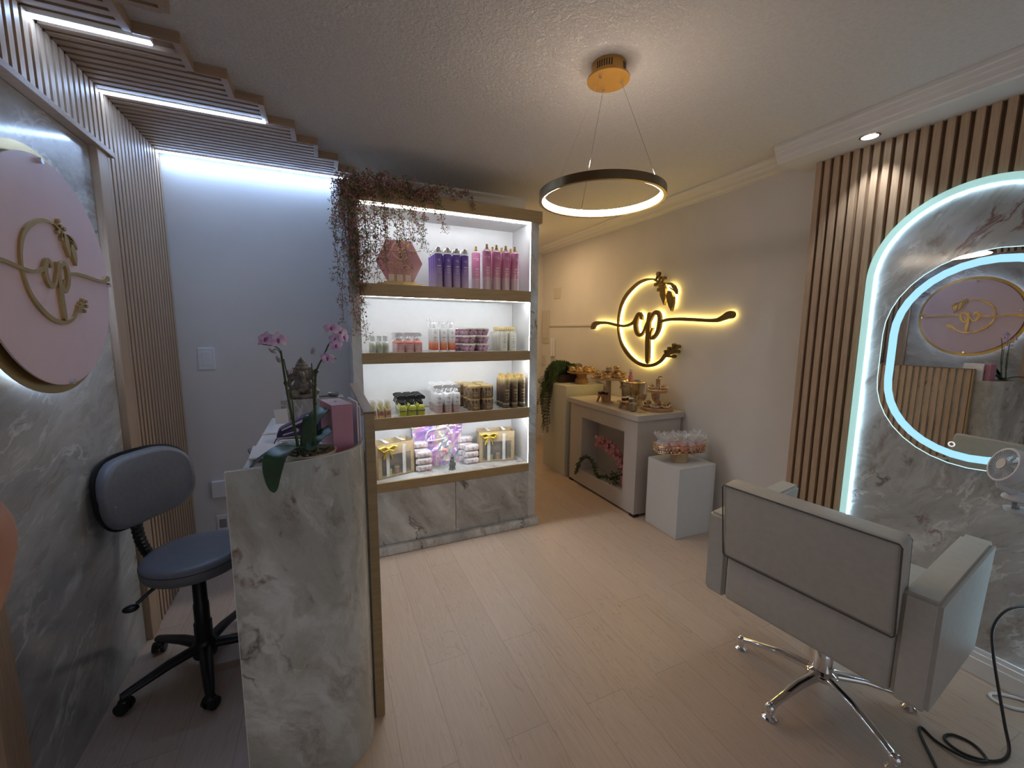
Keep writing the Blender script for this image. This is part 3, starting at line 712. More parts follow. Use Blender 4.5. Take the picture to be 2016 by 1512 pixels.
text_mesh('Avalie\naqui', .013, GOLDI, t, 'text', (-.052, -.0025, .094)); text_mesh('Siga-\nnos', .013, GOLDI, t, 'text', (0, -.0025, .094)); text_mesh('Fale\nconosco', .012, GOLDI, t, 'text', (.057, -.0025, .094))
mb = MB(); bar(mb, -.070, -.034, .030, .074); bar(mb, -.019, .019, .030, .074); bar(mb, .036, .072, .030, .074); mb.build('code_plates', plain('pale_gold', (.62, .50, .36), .4), t)

# second shelf
Z2 = 1.353
def small_clear():
    t = thing('serum_bottle', 'x', 'bottle')
    MB().lathe([(.016, 0), (.0175, .002), (.0175, .062), (.013, .068), (.0095, .072)], 20).build('body', grad('serum_body', [(0, (.55, .60, .52)), (.4, (.66, .70, .62)), (.55, (.60, .66, .48)), (1, (.80, .82, .78))], .07, .12), t, angle=40)
    MB().lathe([(.010, .072), (.010, .074), (.0095, .074), (.0095, .106), (.001, .107)], 16, close=False).build('cap', thin_film('clear_cap', (.80, .84, .82), .55), t, angle=40)
    print_mark(.0175, .05, .012, .02, PRD, t, [(.035, .010, .002), (.028, .008, .0015), (.022, .010, .0015)])
    return t
grid(small_clear, [.279, .321, .358], [2.752, 2.80, 2.848], Z2, lambda c, r, l: f'small clear serum bottle, second shelf, {COLN[3][c]} column, {ROWN[r]}', 'small clear serum bottles')
def pink_sq():
    t = thing('leave_in_sprayer', 'x', 'bottle')
    mb = loft(MB(), [[(x, y, z) for x, y in rnd_square(w, .007)] for w, z in ((.0235, 0), (.025, .003), (.025, .058), (.022, .068), (.011, .076))])
    mb.build('body', grad('pink_sprayer_body', [(0, (.66, .36, .36)), (.7, (.70, .42, .42)), (.78, (.55, .14, .10)), (1, (.6, .2, .15))], .076, .15), t, angle=40)
    sprayhead(t, .076, thin_film('clear_trigger', (.86, .86, .86), .75), .95)
    print_mark(.025, .033, .028, .02, PRW, t, [(.014, .013, .003), (.008, .010, .0015)], flat=True)
    return t
grid(pink_sq, [.446, .506, .563], [2.755, 2.805, 2.855, 2.905], Z2, lambda c, r, l: f'square pink sprayer with clear trigger, second shelf, {COLN[3][c]} column, {ROWN[r]}', 'square pink sprayers', skip=[(1, 3), (2, 3)])
def silver_red():
    t = thing('tonic_sprayer', 'x', 'bottle')
    MB().lathe([(.0235, 0), (.0265, .003), (.0265, .152), (.024, .156), (.0135, .158)], 26).build('body', grad('silver_red', [(0, (.85, .85, .85)), (.06, (.80, .80, .80)), (.07, (.48, .10, .03)), (.32, (.62, .22, .12)), (.52, (.62, .60, .58)), (1, (.66, .67, .66))], .158, .25), t, angle=40)
    MB().lathe([(.0142, .158), (.0142, .176), (.012, .178)], 18).build('neck', WHITEPL, t, angle=40)
    sprayhead(t, .172, WHITEPL, 1.05)
    print_mark(.0265, .130, .022, .02, PRD, t, [(.095, .012, .004), (.085, .010, .002), (.075, .012, .0015)])
    return t
grid(silver_red, [.686, .747, .806], [2.80, 2.865], Z2, lambda c, r, l: f'tall silver and red trigger bottle, second shelf, {COLN[3][c]} column, {ROWN[r]}', 'silver and red trigger bottles', skip=[(1, 1), (2, 1)])
def tub():
    t = thing('hair_mask_tub', 'x', 'tub')
    m, nt, b = nodes('tub_purple'); v = coords(nt); n = noise(nt, v, 60, 4, .6)
    L(nt, ramp(nt, n, [(.35, (.20, .06, .20)), (.5, (.48, .26, .38)), (.65, (.62, .45, .50))]), b.inputs['Base Color']); b.inputs['Roughness'].default_value = .25
    MB().lathe([(.030, 0), (.033, .002), (.045, .038), (.045, .042)], 28).build('tub', m, t, angle=35)
    MB().lathe([(.0475, .042), (.0475, .051), (.045, .053)], 28).build('lid', plain('tub_lid', (.74, .72, .58), .35), t, angle=35)
    return t
T3 = ['bottom', 'middle', 'top']
grid(tub, [.935, 1.036], [2.80, 2.90], Z2, lambda c, r, l: f'purple hair mask tub, second shelf, {COLN[2][c]} stack, {ROWN[r] if r == 0 else "rear row"}, {T3[l]} of three', 'purple hair mask tubs', zs=[0, .056, .112])
src_ = [o for o in bpy.data.objects if str(o.get('label')).startswith('purple hair mask')][0]
for l in range(3): copy_tree(src_, (.886, 2.955, Z2+.056*l), f'purple hair mask tub at the far left back of the tubs, {T3[l]} of three', None, 'purple hair mask tubs')
def cream():
    t = thing('shampoo_bottle', 'x', 'bottle')
    rings = []
    for z, a, b_ in ((0, .026, .017), (.003, .029, .019), (.06, .028, .0185), (.10, .030, .0195), (.122, .029, .019), (.140, .022, .017), (.148, .0155, .0155)):
        rings.append([(a*cos(2*pi*k/26), b_*sin(2*pi*k/26), z) for k in range(26)])
    loft(MB(), rings).build('body', plain('cream_plastic', (.70, .68, .58), .3, var=.01), t, angle=50)
    MB().lathe([(.0215, .148), (.0215, .172), (.020, .174)], 24).build('cap', plain('gold_cap', (.62, .48, .22), .3, .5), t, angle=40)
    mb = MB()
    bar(mb, -.012, .012, .106, .1075, -.0196); bar(mb, -.012, -.0002, .066, .069, -.0196); bar(mb, .001, .012, .066, .069, -.0196)
    for z in (.058, .05, .030, .022): bar(mb, -.010, .010, z, z+.0015, -.0196)
    mb.prism([(0, .078), (.003, .083), (0, .092), (-.003, .083)], lambda u, v, w: (u, -.0196-w, v), .0008)
    mb.build('label_print', PRD, t)
    return t
grid(cream, [1.203, 1.275], [2.80, 2.838, 2.876, 2.914, 2.952], Z2, lambda c, r, l: f'cream shampoo bottle with gold cap, second shelf, {COLN[2][c]} column, {["front", "second", "third", "fourth", "fifth"][r]} row', 'cream shampoo bottles', skip=[(1, 3), (1, 4)])

# third shelf
Z3 = .930
def gold_box():
    t = thing('ampoule_box', 'x', 'box')
    MB().rbox(-.016, .016, -.016, .016, 0, .056, .001).build('carton', grad('ampoule_carton', [(0, (.62, .36, .20)), (.15, (.70, .48, .14)), (.5, (.55, .26, .20)), (.8, (.75, .62, .25)), (1, (.72, .66, .42))], .056, .4), t)
    MB().rbox(-.015, .015, -.015, .015, .056, .105, .002).build('clear_lid', thin_film('clear_lid', (.9, .9, .86), .22), t)
    MB().lathe([(.010, .057), (.010, .075), (.004, .082), (.004, .094)], 14).build('vial', plain('oil_vial', (.62, .50, .10), .12), t, angle=40)
    mb = MB(); bar(mb, -.010, .010, .018, .044, -.0162); mb.build('front_label', plain('ampoule_label', (.42, .16, .16), .4), t)
    return t
grid(gold_box, [.266, .313, .357], [2.745, 2.79, 2.835], Z3, lambda c, r, l: f'small gold ampoule box with clear lid, third shelf, {COLN[3][c]} column, {ROWN[r]}', 'gold ampoule boxes')
def green():
    t = thing('oil_sprayer', 'x', 'bottle')
    GO = plain('green_oil', (.42, .44, .03), .1, var=.02); GO.node_tree.nodes['Principled BSDF'].inputs['Coat Weight'].default_value = 1
    loft(MB(), [[(x, y, z) for x, y in rnd_square(w, .009)] for w, z in ((.0225, 0), (.0245, .003), (.0245, .052), (.020, .066), (.011, .074))]).build('body', GO, t, angle=40)
    mb = MB().rbox(-.0247, .0247, -.0247, .0247, .030, .036, .0005); mb.build('label_band', plain('dark_label', (.05, .06, .02), .3), t)
    sprayhead(t, .072, BLACK, 1.15)
    return t
grid(green, [.452, .514, .573], [2.755, 2.806, 2.857, 2.908], Z3, lambda c, r, l: f'green oil bottle with black trigger, third shelf, {COLN[3][c]} column, {ROWN[r]}', 'green oil bottles with black triggers')
def white_pink():
    t = thing('conditioner_sprayer', 'x', 'bottle')
    MB().lathe([(.0245, 0), (.027, .003), (.027, .128), (.022, .136), (.0135, .14)], 26).build('body', grad('white_pink', [(0, (.62, .46, .46)), (.33, (.68, .53, .53)), (.36, (.35, .28, .30)), (.39, (.80, .80, .82)), (1, (.82, .82, .84))], .14, .3), t, angle=40)
    sprayhead(t, .138, WHITEPL, 1.05)
    print_mark(.027, .108, .030, .02, PRD, t, [(.075, .013, .004), (.066, .010, .002), (.058, .012, .0015), (.030, .012, .0015)])
    return t
grid(white_pink, [.697, .762, .823], [2.755, 2.812, 2.869, 2.926], Z3, lambda c, r, l: f'white and pink trigger bottle, third shelf, {COLN[3][c]} column, {ROWN[r]}', 'white and pink trigger bottles')
def brown_mat(nm):
    m, nt, b = nodes(nm); v = coords(nt, (1, 1, .25)); n = noise(nt, v, 90, 4, .6)
    L(nt, ramp(nt, n, [(.35, (.10, .065, .045)), (.55, (.26, .185, .12)), (.68, (.50, .40, .24))]), b.inputs['Base Color']); b.inputs['Roughness'].default_value = .22; b.inputs['Metallic'].default_value = .3
    return m
BR = brown_mat('brown_gold_label')
GC = plain('gold_cap2', (.70, .52, .22), .3, .6)
def jar():
    t = thing('treatment_jar', 'x', 'jar')
    MB().lathe([(.044, 0), (.047, .003), (.047, .072), (.044, .074)], 30).build('body', BR, t, angle=40)
    MB().lathe([(.0455, .074), (.0455, .086), (.043, .088)], 30).build('lid', GC, t, angle=40)
    print_mark(.047, .045, .03, .02, PRG, t, [(.022, .02, .004), (.015, .016, .002)])
    return t
grid(jar, [.960, 1.058], [2.775, 2.872, 2.965], Z3, lambda c, r, l: f'brown and gold treatment jar, third shelf, {COLN[2][c]} column, {["front", "middle", "back"][r]} row, {["lower", "upper"][l]}', 'brown and gold treatment jars', zs=[0, .089])
src_ = [o for o in bpy.data.objects if str(o.get('label')).startswith('brown and gold treatment')][0]
for l in range(2): copy_tree(src_, (.893, 2.918+.05, Z3+.089*l), f'brown and gold treatment jar alone at the back left of the jars, {["lower", "upper"][l]}', None, 'brown and gold treatment jars')
def tallgold():
    t = thing('gold_shampoo_bottle', 'x', 'bottle')
    H = .215
    BK = grad('dark_bottle', [(0, (.10, .07, .05)), (.12, (.13, .09, .06)), (.16, (.6, .5, .3)), (.2, (.08, .055, .04)), (.8, (.16, .11, .07)), (.95, (.45, .36, .18)), (1, (.7, .6, .35))], H, .2)
    MB().lathe([(.024, 0), (.0265, .003), (.0265, H-.004), (.026, H)], 26).build('body', BK, t, angle=40)
    MB().lathe([(.0245, H), (.0245, H+.006), (.013, H+.010), (.0125, H+.034), (.001, H+.036)], 22, close=False).build('cap', GC, t, angle=40)
    print_mark(.0265, H*.80, .032, .02, PRG, t, [(H*.60, .014, .011), (H*.50, .013, .009), (H*.40, .014, .003), (H*.3, .014, .003)])
    return t
grid(tallgold, [1.205, 1.272, 1.333], [2.755, 2.815, 2.875], Z3, lambda c, r, l: f'tall dark brown and gold bottle, third shelf, {COLN[3][c]} column, {ROWN[r]}', 'tall dark gold bottles')

# bottom shelf
Z4 = .497
KRAFT = plain('kraft_jute', (.52, .40, .24), .7, var=.08, nscale=60)
RIB = plain('white_ribbon', (.82, .80, .76), .5); YEL = plain('yellow_ribbon', (.80, .60, .06), .4)
CLR = thin_film('bag_window', (.75, .75, .72), .12, .05)
def gift_bag(loc, rz, label, w=.15, h=.235, d=.10):
    t = thing('gift_bag', label, 'bag', loc, rz, 'jute gift bags on the bottom shelf')
    mb = MB()
    # front frame with window, back, sides, gusset
    f = .028
    mb.box(-w, -w+f, -d/2, -d/2+.003, 0, h); mb.box(w-f, w, -d/2, -d/2+.003, 0, h); mb.box(-w+f, w-f, -d/2, -d/2+.003, 0, .016); mb.box(-w+f, w-f, -d/2, -d/2+.003, h-.075, h)
    mb.box(-w, w, d/2-.003, d/2, 0, h+.012); mb.box(-w, -w+.003, -d/2, d/2, 0, h); mb.box(w-.003, w, -d/2, d/2, 0, h); mb.box(-w, w, -d/2, d/2, 0, .004)
    mb.build('bag_body', KRAFT, t)
    MB().box(-w+f, w-f, -d/2+.001, -d/2+.002, .016, h-.075).build('clear_window', CLR, t)
    for x in (-.065, .055):
        MB().box(x-.012, x+.012, -d/2-.003, -d/2-.0005, .01, h-.02).box(x-.012, x+.012, -d/2-.003, d/2+.002, h+.012, h+.014).box(x-.012, x+.012, -d/2-.006, -d/2, h-.035, h-.018).build('handle_strap', RIB, t)
    # bow
    mb = MB()
    for s in (-1, 1):
        mb.tube([(-.065, -d/2-.008, h-.03), (-.065+s*.030, -d/2-.020, h-.006), (-.065+s*.062, -d/2-.014, h-.016), (-.065+s*.036, -d/2-.014, h-.042), (-.065, -d/2-.008, h-.03)], .012, 8, squash=.35)
        mb.tube([(-.065, -d/2-.008, h-.03), (-.065+s*.018, -d/2-.010, h-.06), (-.065+s*.030, -d/2-.008, h-.095)], .011, 8, squash=.3)
    mb.ball((-.065, -d/2-.01, h-.03), .009, 10, 6); mb.build('yellow_bow', YEL, t, True)
    # seen through the window
    return t
def small_item(name, label, cat, loc, prof, mat, capm=None, capprof=None):
    t = thing(name, label, cat, loc)
    MB().lathe(prof, 20).build('body', mat, t, angle=40)
    if capm: MB().lathe(capprof, 18).build('lid', capm, t, angle=40)
    return t
b1 = gift_bag((.395, 2.865, Z4), rad(18), 'jute gift bag with yellow bow at the left of the bottom shelf', .135, .235, .11)
b2 = gift_bag((1.175, 2.89, Z4), rad(-8), 'jute gift bag with yellow bow at the right of the bottom shelf', .140, .235, .10)
DKP = plain('dark_box_print', (.09, .07, .09), .3, var=.4, nscale=30)
for (bx, by), nm in (((.40, 2.875), 'left'), ((1.18, 2.895), 'right')):
    a = rad(18) if nm == 'left' else rad(-8)
    o = tag(MB().rbox(-.085, .085, -.012, .012, 0, .135, .002).build('gift_booklet', DKP, None, loc=(bx, by, Z4+.005), rot=(0, 0, a)), f'dark printed card box inside the {nm} gift bag', 'box')
    t = thing('gold_tag', f'round gold emblem tag in the window of the {nm} gift bag', 'tag', (bx+.0, by, Z4+.005), a)
    MB().prism([(.034*cos(2*pi*k/24), .095+.02*sin(2*pi*k/24)) for k in range(24)], lambda u, v, w: (u, -.014-w, v), .003).build('disc', GOLDP, t)
    mb = MB(); bar(mb, -.018, .018, .098, .101, -.0172); bar(mb, -.014, .014, .090, .092, -.0172); mb.build('emblem_print', PRD, t)
    small_item('mini_bottle', f'small green bottle inside the {nm} gift bag', 'bottle', (bx-.045*cos(a)+.03*sin(a), by-.045*sin(a)-.03*cos(a), Z4+.005), [(.014, 0), (.015, .04), (.008, .05)], plain('mini_green', (.40, .45, .08), .2), BLACK, [(.008, .05), (.008, .062)])
    small_item('mini_jar', f'small brown jar inside the {nm} gift bag', 'jar', (bx+.01*cos(a)+.03*sin(a), by+.01*sin(a)-.03*cos(a), Z4+.005), [(.019, 0), (.02, .035), (.018, .05)], plain('mini_brown', (.36, .20, .12), .25), GC, [(.019, .05), (.019, .06)])
# holographic bag
def holo():
    m, nt, b = nodes('holographic_film'); v = coords(nt); n = noise(nt, v, 4, 2, .5, 1.0)
    lw = N(nt, 'ShaderNodeLayerWeight'); lw.inputs[0].default_value = .4
    ad = N(nt, 'ShaderNodeMath', operation='ADD'); L(nt, n, ad.inputs[0]); L(nt, lw.outputs['Facing'], ad.inputs[1])
    md = N(nt, 'ShaderNodeMath', operation='FRACT'); L(nt, ad.outputs[0], md.inputs[0])
    c = ramp(nt, md.outputs[0], [(0, (.75, .60, .85)), (.18, (.30, .55, .90)), (.34, (.35, .25, .75)), (.5, (.80, .45, .75)), (.62, (.90, .80, .55)), (.75, (.45, .80, .80)), (.9, (.25, .45, .85)), (1, (.75, .60, .85))])
    L(nt, c, b.inputs['Base Color']); b.inputs['Roughness'].default_value = .15; b.inputs['Metallic'].default_value = .35
    n2 = noise(nt, v, 7, 3, .6, 1.5); bump(nt, b, n2, .6, .03); return m
HOLO = holo()
t = thing('holographic_bag', 'iridescent blue and purple gift bag at the centre of the bottom shelf', 'bag', (.735, 2.955, Z4))
rng = random.Random(5); mb = MB(); nx, nz = 14, 12
vs = []; 
for k in range(nz+1):
    for i in range(nx+1):
        x = -.195+.39*i/nx; z = .345*k/nz
        vs.append((x*(1-.06*sin(pi*k/nz)), -.04*(1-abs(x)/.22)*(1-k/nz*.6)+rng.uniform(-.008, .008), z+(.0 if k else 0)))
mb.add(vs, [(k*(nx+1)+i, k*(nx+1)+i+1, (k+1)*(nx+1)+i+1, (k+1)*(nx+1)+i) for k in range(nz) for i in range(nx)])
n0 = len(mb.v); mb.add([(x, .045, z) for x, y, z in vs], [(k*(nx+1)+i, (k+1)*(nx+1)+i, (k+1)*(nx+1)+i+1, k*(nx+1)+i+1) for k in range(nz) for i in range(nx)])
W_ = nx+1
for k in range(nz): 
    for i in (0, nx): a = k*W_+i; mb.f.append((a, a+W_, n0+a+W_, n0+a))
mb.build('bag_body', HOLO, t)
MB().tube(catmull([(-.10, -.05, .22), (-.08, -.055, .275), (.0, -.05, .285), (.06, -.05, .29), (.09, -.05, .24)], 6), .005, 8).tube(catmull([(-.085, -.045, .20), (-.02, -.06, .205), (.05, -.05, .21)], 6), .004, 8).build('rope_handle', RIB, t, True)
t = thing('paper_star_filling', 'crumpled iridescent film flower in front of the holographic bag', 'film', (.775, 2.865, Z4))
mb = MB()
for k in range(26):
    a = rng.uniform(0, 2*pi); r = rng.uniform(.02, .10); z = rng.uniform(.005, .12)
    p = Vector((r*cos(a), r*sin(a)*.35, z)); q = p+Vector((rng.uniform(-.03, .03), rng.uniform(-.01, .01), rng.uniform(.0, .035))); s_ = p+Vector((rng.uniform(-.03, .03), rng.uniform(-.015, .015), rng.uniform(-.004, .03)))
    if q.z < .003: q.z = .003
    if s_.z < .003: s_.z = .003
    mb.add([p, q, s_, (p.x, p.y+.0006, p.z), (q.x, q.y+.0006, q.z), (s_.x, s_.y+.0006, s_.z)], [(0, 1, 2), (5, 4, 3), (0, 3, 4, 1), (1, 4, 5, 2), (2, 5, 3, 0)])
mb.build('film', HOLO, t)
MB().ball((-.02, -.02, .135), .022, 12, 8, (1.2, .6, .7)).ball((.0, -.025, .120), .015, 10, 6).build('pink_flower', plain('pink_film', (.75, .38, .38), .3), t, True)
# soap packs
def soap():
    t = thing('wrapped_soap', 'x', 'soap pack')
    bm = MB().rbox(-.052, .052, -.033, .033, 0, .048, .014, 3)
    m, nt, b = nodes('soap_wrap'); v = coords(nt); n = noise(nt, v, 26, 2); 
    L(nt, ramp(nt, n, [(.52, (.80, .78, .80)), (.60, (.72, .42, .42)), (.66, (.80, .72, .72))]), b.inputs['Base Color']); b.inputs['Roughness'].default_value = .25
    bm.build('wrapper', m, t, angle=60)
    for s in (-1, 1): MB().prism([(s*.050, .012), (s*.058, .006), (s*.060, .024), (s*.058, .042), (s*.050, .036)], lambda u, v, w: (u, -.02+w*40, v), .001).build('sealed_end', m, t)
    mb = MB(); f1 = lambda u, v, w: (u, -.0332-w, .024+v); logo_mesh(mb, f1, .0003, .026, cap=False, only=(0, 13, 14, 15, 16), fat=1.4)
    bar(mb, -.03, .03, .008, .0095, -.0332); mb.build('logo_print', PRD, t)
    return t
proto = None
for nm, (x, y), n in (('left', (.606, 2.862), 5), ('right', (.975, 2.885), 4)):
    for l in range(3):
        lab = f'white and pink wrapped soap, {T3[l]} of the front {nm} soap stack, bottom shelf'
        if proto is None: proto = soap(); proto.location = (x, y, Z4); proto['label'] = lab; proto['group'] = 'wrapped soaps on the bottom shelf'
        else: copy_tree(proto, (x+rng.uniform(-.004, .004), y, Z4+.0495*l), lab, rng.uniform(-.06, .06), 'wrapped soaps on the bottom shelf')
    dx = -.03 if nm == 'left' else -.055
    for l in range(n-1 if nm == 'left' else 4):
        lab = f'wrapped soap in the rear {nm} soap stack, {["bottom", "second from bottom", "third from bottom", "topmost"][l]} one'
        copy_tree(proto, (x+dx*.5, y+.075, Z4+.0495*l), lab, rng.uniform(-.06, .06), 'wrapped soaps on the bottom shelf')
# little grey figure
t = thing('stone_figurine', 'tiny grey seated figurine in front of the holographic bag', 'figurine', (.800, 2.80, Z4))
SG = plain('grey_stone', (.17, .17, .16), .55, var=.15, nscale=60)
MB().lathe([(.024, 0), (.025, .008), (.020, .012), (.021, .022), (.024, .03), (.017, .05), (.014, .066), (.018, .070), (.010, .082)], 16).ball((0, -.002, .092), .015, 12, 8).ball((0, 0, .107), .008, 8, 6).ball((-.018, -.008, .04), .008, 8, 6, (1, 1, 1.8)).ball((.018, -.008, .04), .008, 8, 6, (1, 1, 1.8)).build('figure', SG, t, True)

# ------------------------------------------------------------------ flowering garland on the shelf unit
LEAF_O = plain('garland_leaf', (.20, .21, .06), .6, var=.35, nscale=25)
LEAF_P = plain('garland_blossom', (.56, .25, .25), .6, var=.3, nscale=30)
STEMM = plain('garland_stem', (.12, .09, .04), .7)
def leaf(mb, p, d, n, ln, wd):
    d = Vector(d).normalized(); s_ = d.cross(Vector(n)); s_ = s_.normalized() if s_.length > 1e-4 else d.orthogonal().normalized()
    up = s_.cross(d)*ln*.12
    p = Vector(p); mb.add([p, p+d*ln*.45+s_*wd+up, p+d*ln, p+d*ln*.45-s_*wd+up], [(0, 1, 2, 3)])
rng = random.Random(11)
t = thing('flower_garland', 'trailing pink and green artificial flower garland draped over the shelf top', 'artificial plant')
st = MB(); lf = MB(); bl = MB()
def rv(): return Vector((rng.uniform(-1, 1), rng.uniform(-1, 1), rng.uniform(-1, 1)))
def sprig(p, dens=1., pink=.5, sz=1.):
    for _ in range(int(7*dens)):
        o = p+rv()*.016*sz
        if rng.random() < pink*.82:
            for _ in range(3): leaf(bl, o+rv()*.004, rv(), rv(), .0115*sz, .0036*sz)
        else:
            d = rv(); d.z -= .3
            leaf(lf, o, d, rv(), .019*sz, .0035*sz)
def strand(p0, ln, drift, pink=.5, sz=1., dens=1.):
    p = Vector(p0); pts = [p.copy()]; n = max(3, int(ln/.02))
    dx = Vector(drift)
    for i in range(n):
        p = p+Vector((dx.x/n+rng.uniform(-.006, .006), dx.y/n+rng.uniform(-.004, .004), -ln/n)); pts.append(p.copy())
        taper = 1-.35*i/n
        sprig(p, dens*taper, pink, sz)
        if rng.random() < .35:
            sd = Vector((rng.uniform(-1, 1), rng.uniform(-.6, .2), -.3)).normalized()
            q = p+sd*.035; st.tube([p, q], .0008, 4, False); sprig(q, .6, pink, sz); sprig(p+sd*.02, .4, pink, sz)
    st.tube(pts, .0013, 5, False)
# mound on the top board
for k in range(190):
    u = rng.random(); x = .10+.58*u**.9; hgt = .085*(1-abs(u-.35)*1.1)
    sprig(Vector((x, rng.uniform(2.66, 2.90), 2.352+rng.uniform(0, max(.02, hgt)))), 1.6, .58, 1.15)
for k in range(80):
    u = rng.random(); x = .10+.60*u
    sprig(Vector((x, rng.uniform(2.64, 2.69), 2.35-rng.uniform(-.02, .09)*(1-u*.6))), 1.5, .6, 1.1)
# trailing runners to the right
for (xa, za, xb, zb) in ((.62, 2.40, .84, 2.36), (.66, 2.37, .80, 2.33), (.84, 2.375, .935, 2.30)):
    P_ = catmull([(xa, 2.69, za), ((xa+xb)/2, 2.67, max(za, zb)+.01), (xb, 2.675, zb)], 7)
    st.tube(P_, .0013, 5, False)
    for p in P_: sprig(p, 1.0, .35, 1.0)
# curtain of strands, longest at the left panel
for x, ln, pk in [(.14, .80, .5), (.165, .88, .45), (.185, .93, .5), (.205, .85, .55), (.225, .70, .5), (.10, .58, .45), (.12, .70, .5), (.175, .60, .4), (.16, .50, .6), (.19, .66, .5), (.24, .52, .45), (.26, .60, .35), (.285, .52, .3),
                  (.31, .56, .35), (.335, .45, .35), (.36, .48, .3), (.385, .40, .3), (.41, .33, .4), (.44, .30, .35), (.47, .40, .25), (.50, .30, .4), (.53, .33, .3), (.555, .22, .5), (.585, .35, .25), (.60, .26, .3), (.30, .40, .3), (.27, .44, .35), (.345, .30, .4), (.22, .60, .5), (.15, .40, .5), (.08, .36, .5), (.10, .26, .5), (.65, .12, .4)]:
    strand((x, rng.uniform(2.655, 2.692), 2.36), ln, (rng.uniform(-.02, .02), rng.uniform(-.01, .0), 0), pk, 1., .85)
strand((.70, 2.675, 2.35), .22, (.01, 0, 0), .3); strand((.695, 2.672, 2.34), .12, (-.02, 0, 0), .4); strand((.43, 2.68, 2.10), .20, (.02, 0, 0), .15, 1.2); strand((.57, 2.68, 2.15), .16, (.04, 0, 0), .2)
st.build('stems', STEMM, t); lf.build('leaves', LEAF_O, t); bl.build('blossoms', LEAF_P, t)

# ------------------------------------------------------------------ reception desk
desk = thing('reception_desk', 'reception desk with curved glossy marble front and slatted wooden side', 'desk')
CUR = catmull([(-.262, 1.288, 0), (-.19, 1.295, 0), (-.115, 1.310, 0), (-.045, 1.327, 0), (.010, 1.347, 0), (.055, 1.376, 0), (.085, 1.412, 0), (.100, 1.448, 0), (.107, 1.49, 0), (.109, 1.535, 0)], 5)
def curved_wall(mb, P, th, z0, z1, zfun=None):
    n = len(P); A = []; B = []
    for i, p in enumerate(P):
        d = (P[min(i+1, n-1)]-P[max(i-1, 0)]).normalized(); nn = Vector((-d.y, d.x, 0))
        A.append(p); B.append(p+nn*th)
    vs = [(p.x, p.y, z0) for p in A]+[(p.x, p.y, z0) for p in B]+[(p.x, p.y, z1) for p in A]+[(p.x, p.y, z1) for p in B]
    m = 2*n; fs = []
    for i in range(n-1): fs += [(i, i+1, m+i+1, m+i), (n+i+1, n+i, m+n+i, m+n+i+1), (m+i, m+i+1, m+n+i+1, m+n+i), (i+1, i, n+i, n+i+1)]
    fs += [(0, m, m+n, n), (n-1, 2*n-1, m+2*n-1, m+n-1)]
    return mb.add(vs, fs)
curved_wall(MB(), CUR, .016, 0, 1.115).build('curved_front', MARBLE_D, desk, angle=30)
# white edge of the laminate
m_ = MB(); curved_wall(m_, [p+Vector((0, .0, 0)) for p in CUR], .0025, 1.115, 1.1162); m_.box(-.2635, -.262, 1.288, 1.305, 0, 1.115); m_.build('laminate_edge', WHITE, desk)
MB().box(-.262, -.246, 1.306, 1.75, 0, .66).build('side_board', SHELFWOOD, desk)
MB().box(-.2635, -.262, 1.306, 1.75, .655, .661).build('side_board_edge', WHITE, desk)
sp = MB().box(.1125, .132, 1.515, 2.36, 0, 1.2035).build('side_wall', MARBLE_D, desk)
mb = MB(); y = 2.36
while y > 1.53: mb.box(.132, .147, max(y-.03, 1.515), y, 0, 1.2035); y -= .0475
mb.build('slats', SLAT, desk)
MB().rbox(.1105, .149, 1.5085, 2.365, 1.2035, 1.211, .001).build('top_cap', CAPWOOD, desk)
MB().rbox(.1145, .148, 1.505, 1.517, 0, 1.2035, .001).build('end_board', SHELFWOOD, desk)
MB().box(-.262, .1105, 1.55, 2.36, 1.03, 1.05).add([(p.x, p.y+.016, 1.03) for p in CUR[:-1]]+[(.108, 1.551, 1.03), (-.262, 1.551, 1.03)]+[(p.x, p.y+.016, 1.05) for p in CUR[:-1]]+[(.108, 1.551, 1.05), (-.262, 1.551, 1.05)],
    (lambda n: [tuple(range(n)), tuple(range(n, 2*n))]+[(i, (i+1) % n, n+(i+1) % n, n+i) for i in range(n)])(len(CUR)+1)).build('worktop', WHITE, desk)
MB().box(-.262, .1125, 2.345, 2.36, 0, 1.03).build('end_panel', WHITE, desk)
t = thing('marble_riser', 'marble box at the far end of the desk carrying the statue', 'riser', (-.068, 2.31, 1.05))
MB().rbox(-.142, .142, -.05, .04, 0, .105, .002).build('block', MARBLE_D, t)

# statue
STN = plain('carved_stone', (.22, .19, .155), .5, var=.35, nscale=45)
t = thing('elephant_deity_statue', 'grey seated elephant headed statue on the marble riser behind the orchid', 'statue', (-.112, 2.305, 1.155))
bm_ = bmesh.new()
mb = MB()
mb.lathe([(.060, 0), (.066, .006), (.062, .016), (.058, .02)], 24, sy=.62)
mb.ball((-.042, -.012, .032), .030, 14, 10, (1.15, .9, .8)).ball((.042, -.012, .032), .030, 14, 10, (1.15, .9, .8))   # knees
mb.ball((0, .002, .058), .044, 18, 12, (1, .78, 1.0))       # belly
mb.ball((0, .004, .10), .036, 16, 10, (1.15, .75, .7))       # chest
mb.ball((0, -.004, .130), .030, 16, 12, (1, .9, .95))      # head
mb.ball((-.036, .002, .128), .024, 14, 8, (.85, .35, 1.1)).ball((.036, .002, .128), .024, 14, 8, (.85, .35, 1.1))   # ears
mb.tube(catmull([(0, -.026, .130), (.003, -.038, .112), (.006, -.042, .090), (-.002, -.044, .070), (-.016, -.044, .060), (-.022, -.042, .068)], 5), [.0125-.0075*i/25 for i in range(26)], 10)
mb.lathe([(.031, .146), (.034, .152), (.030, .158), (.027, .166), (.029, .169), (.022, .176), (.023, .180), (.015, .187), (.016, .190), (.007, .200), (.001, .208)], 18)
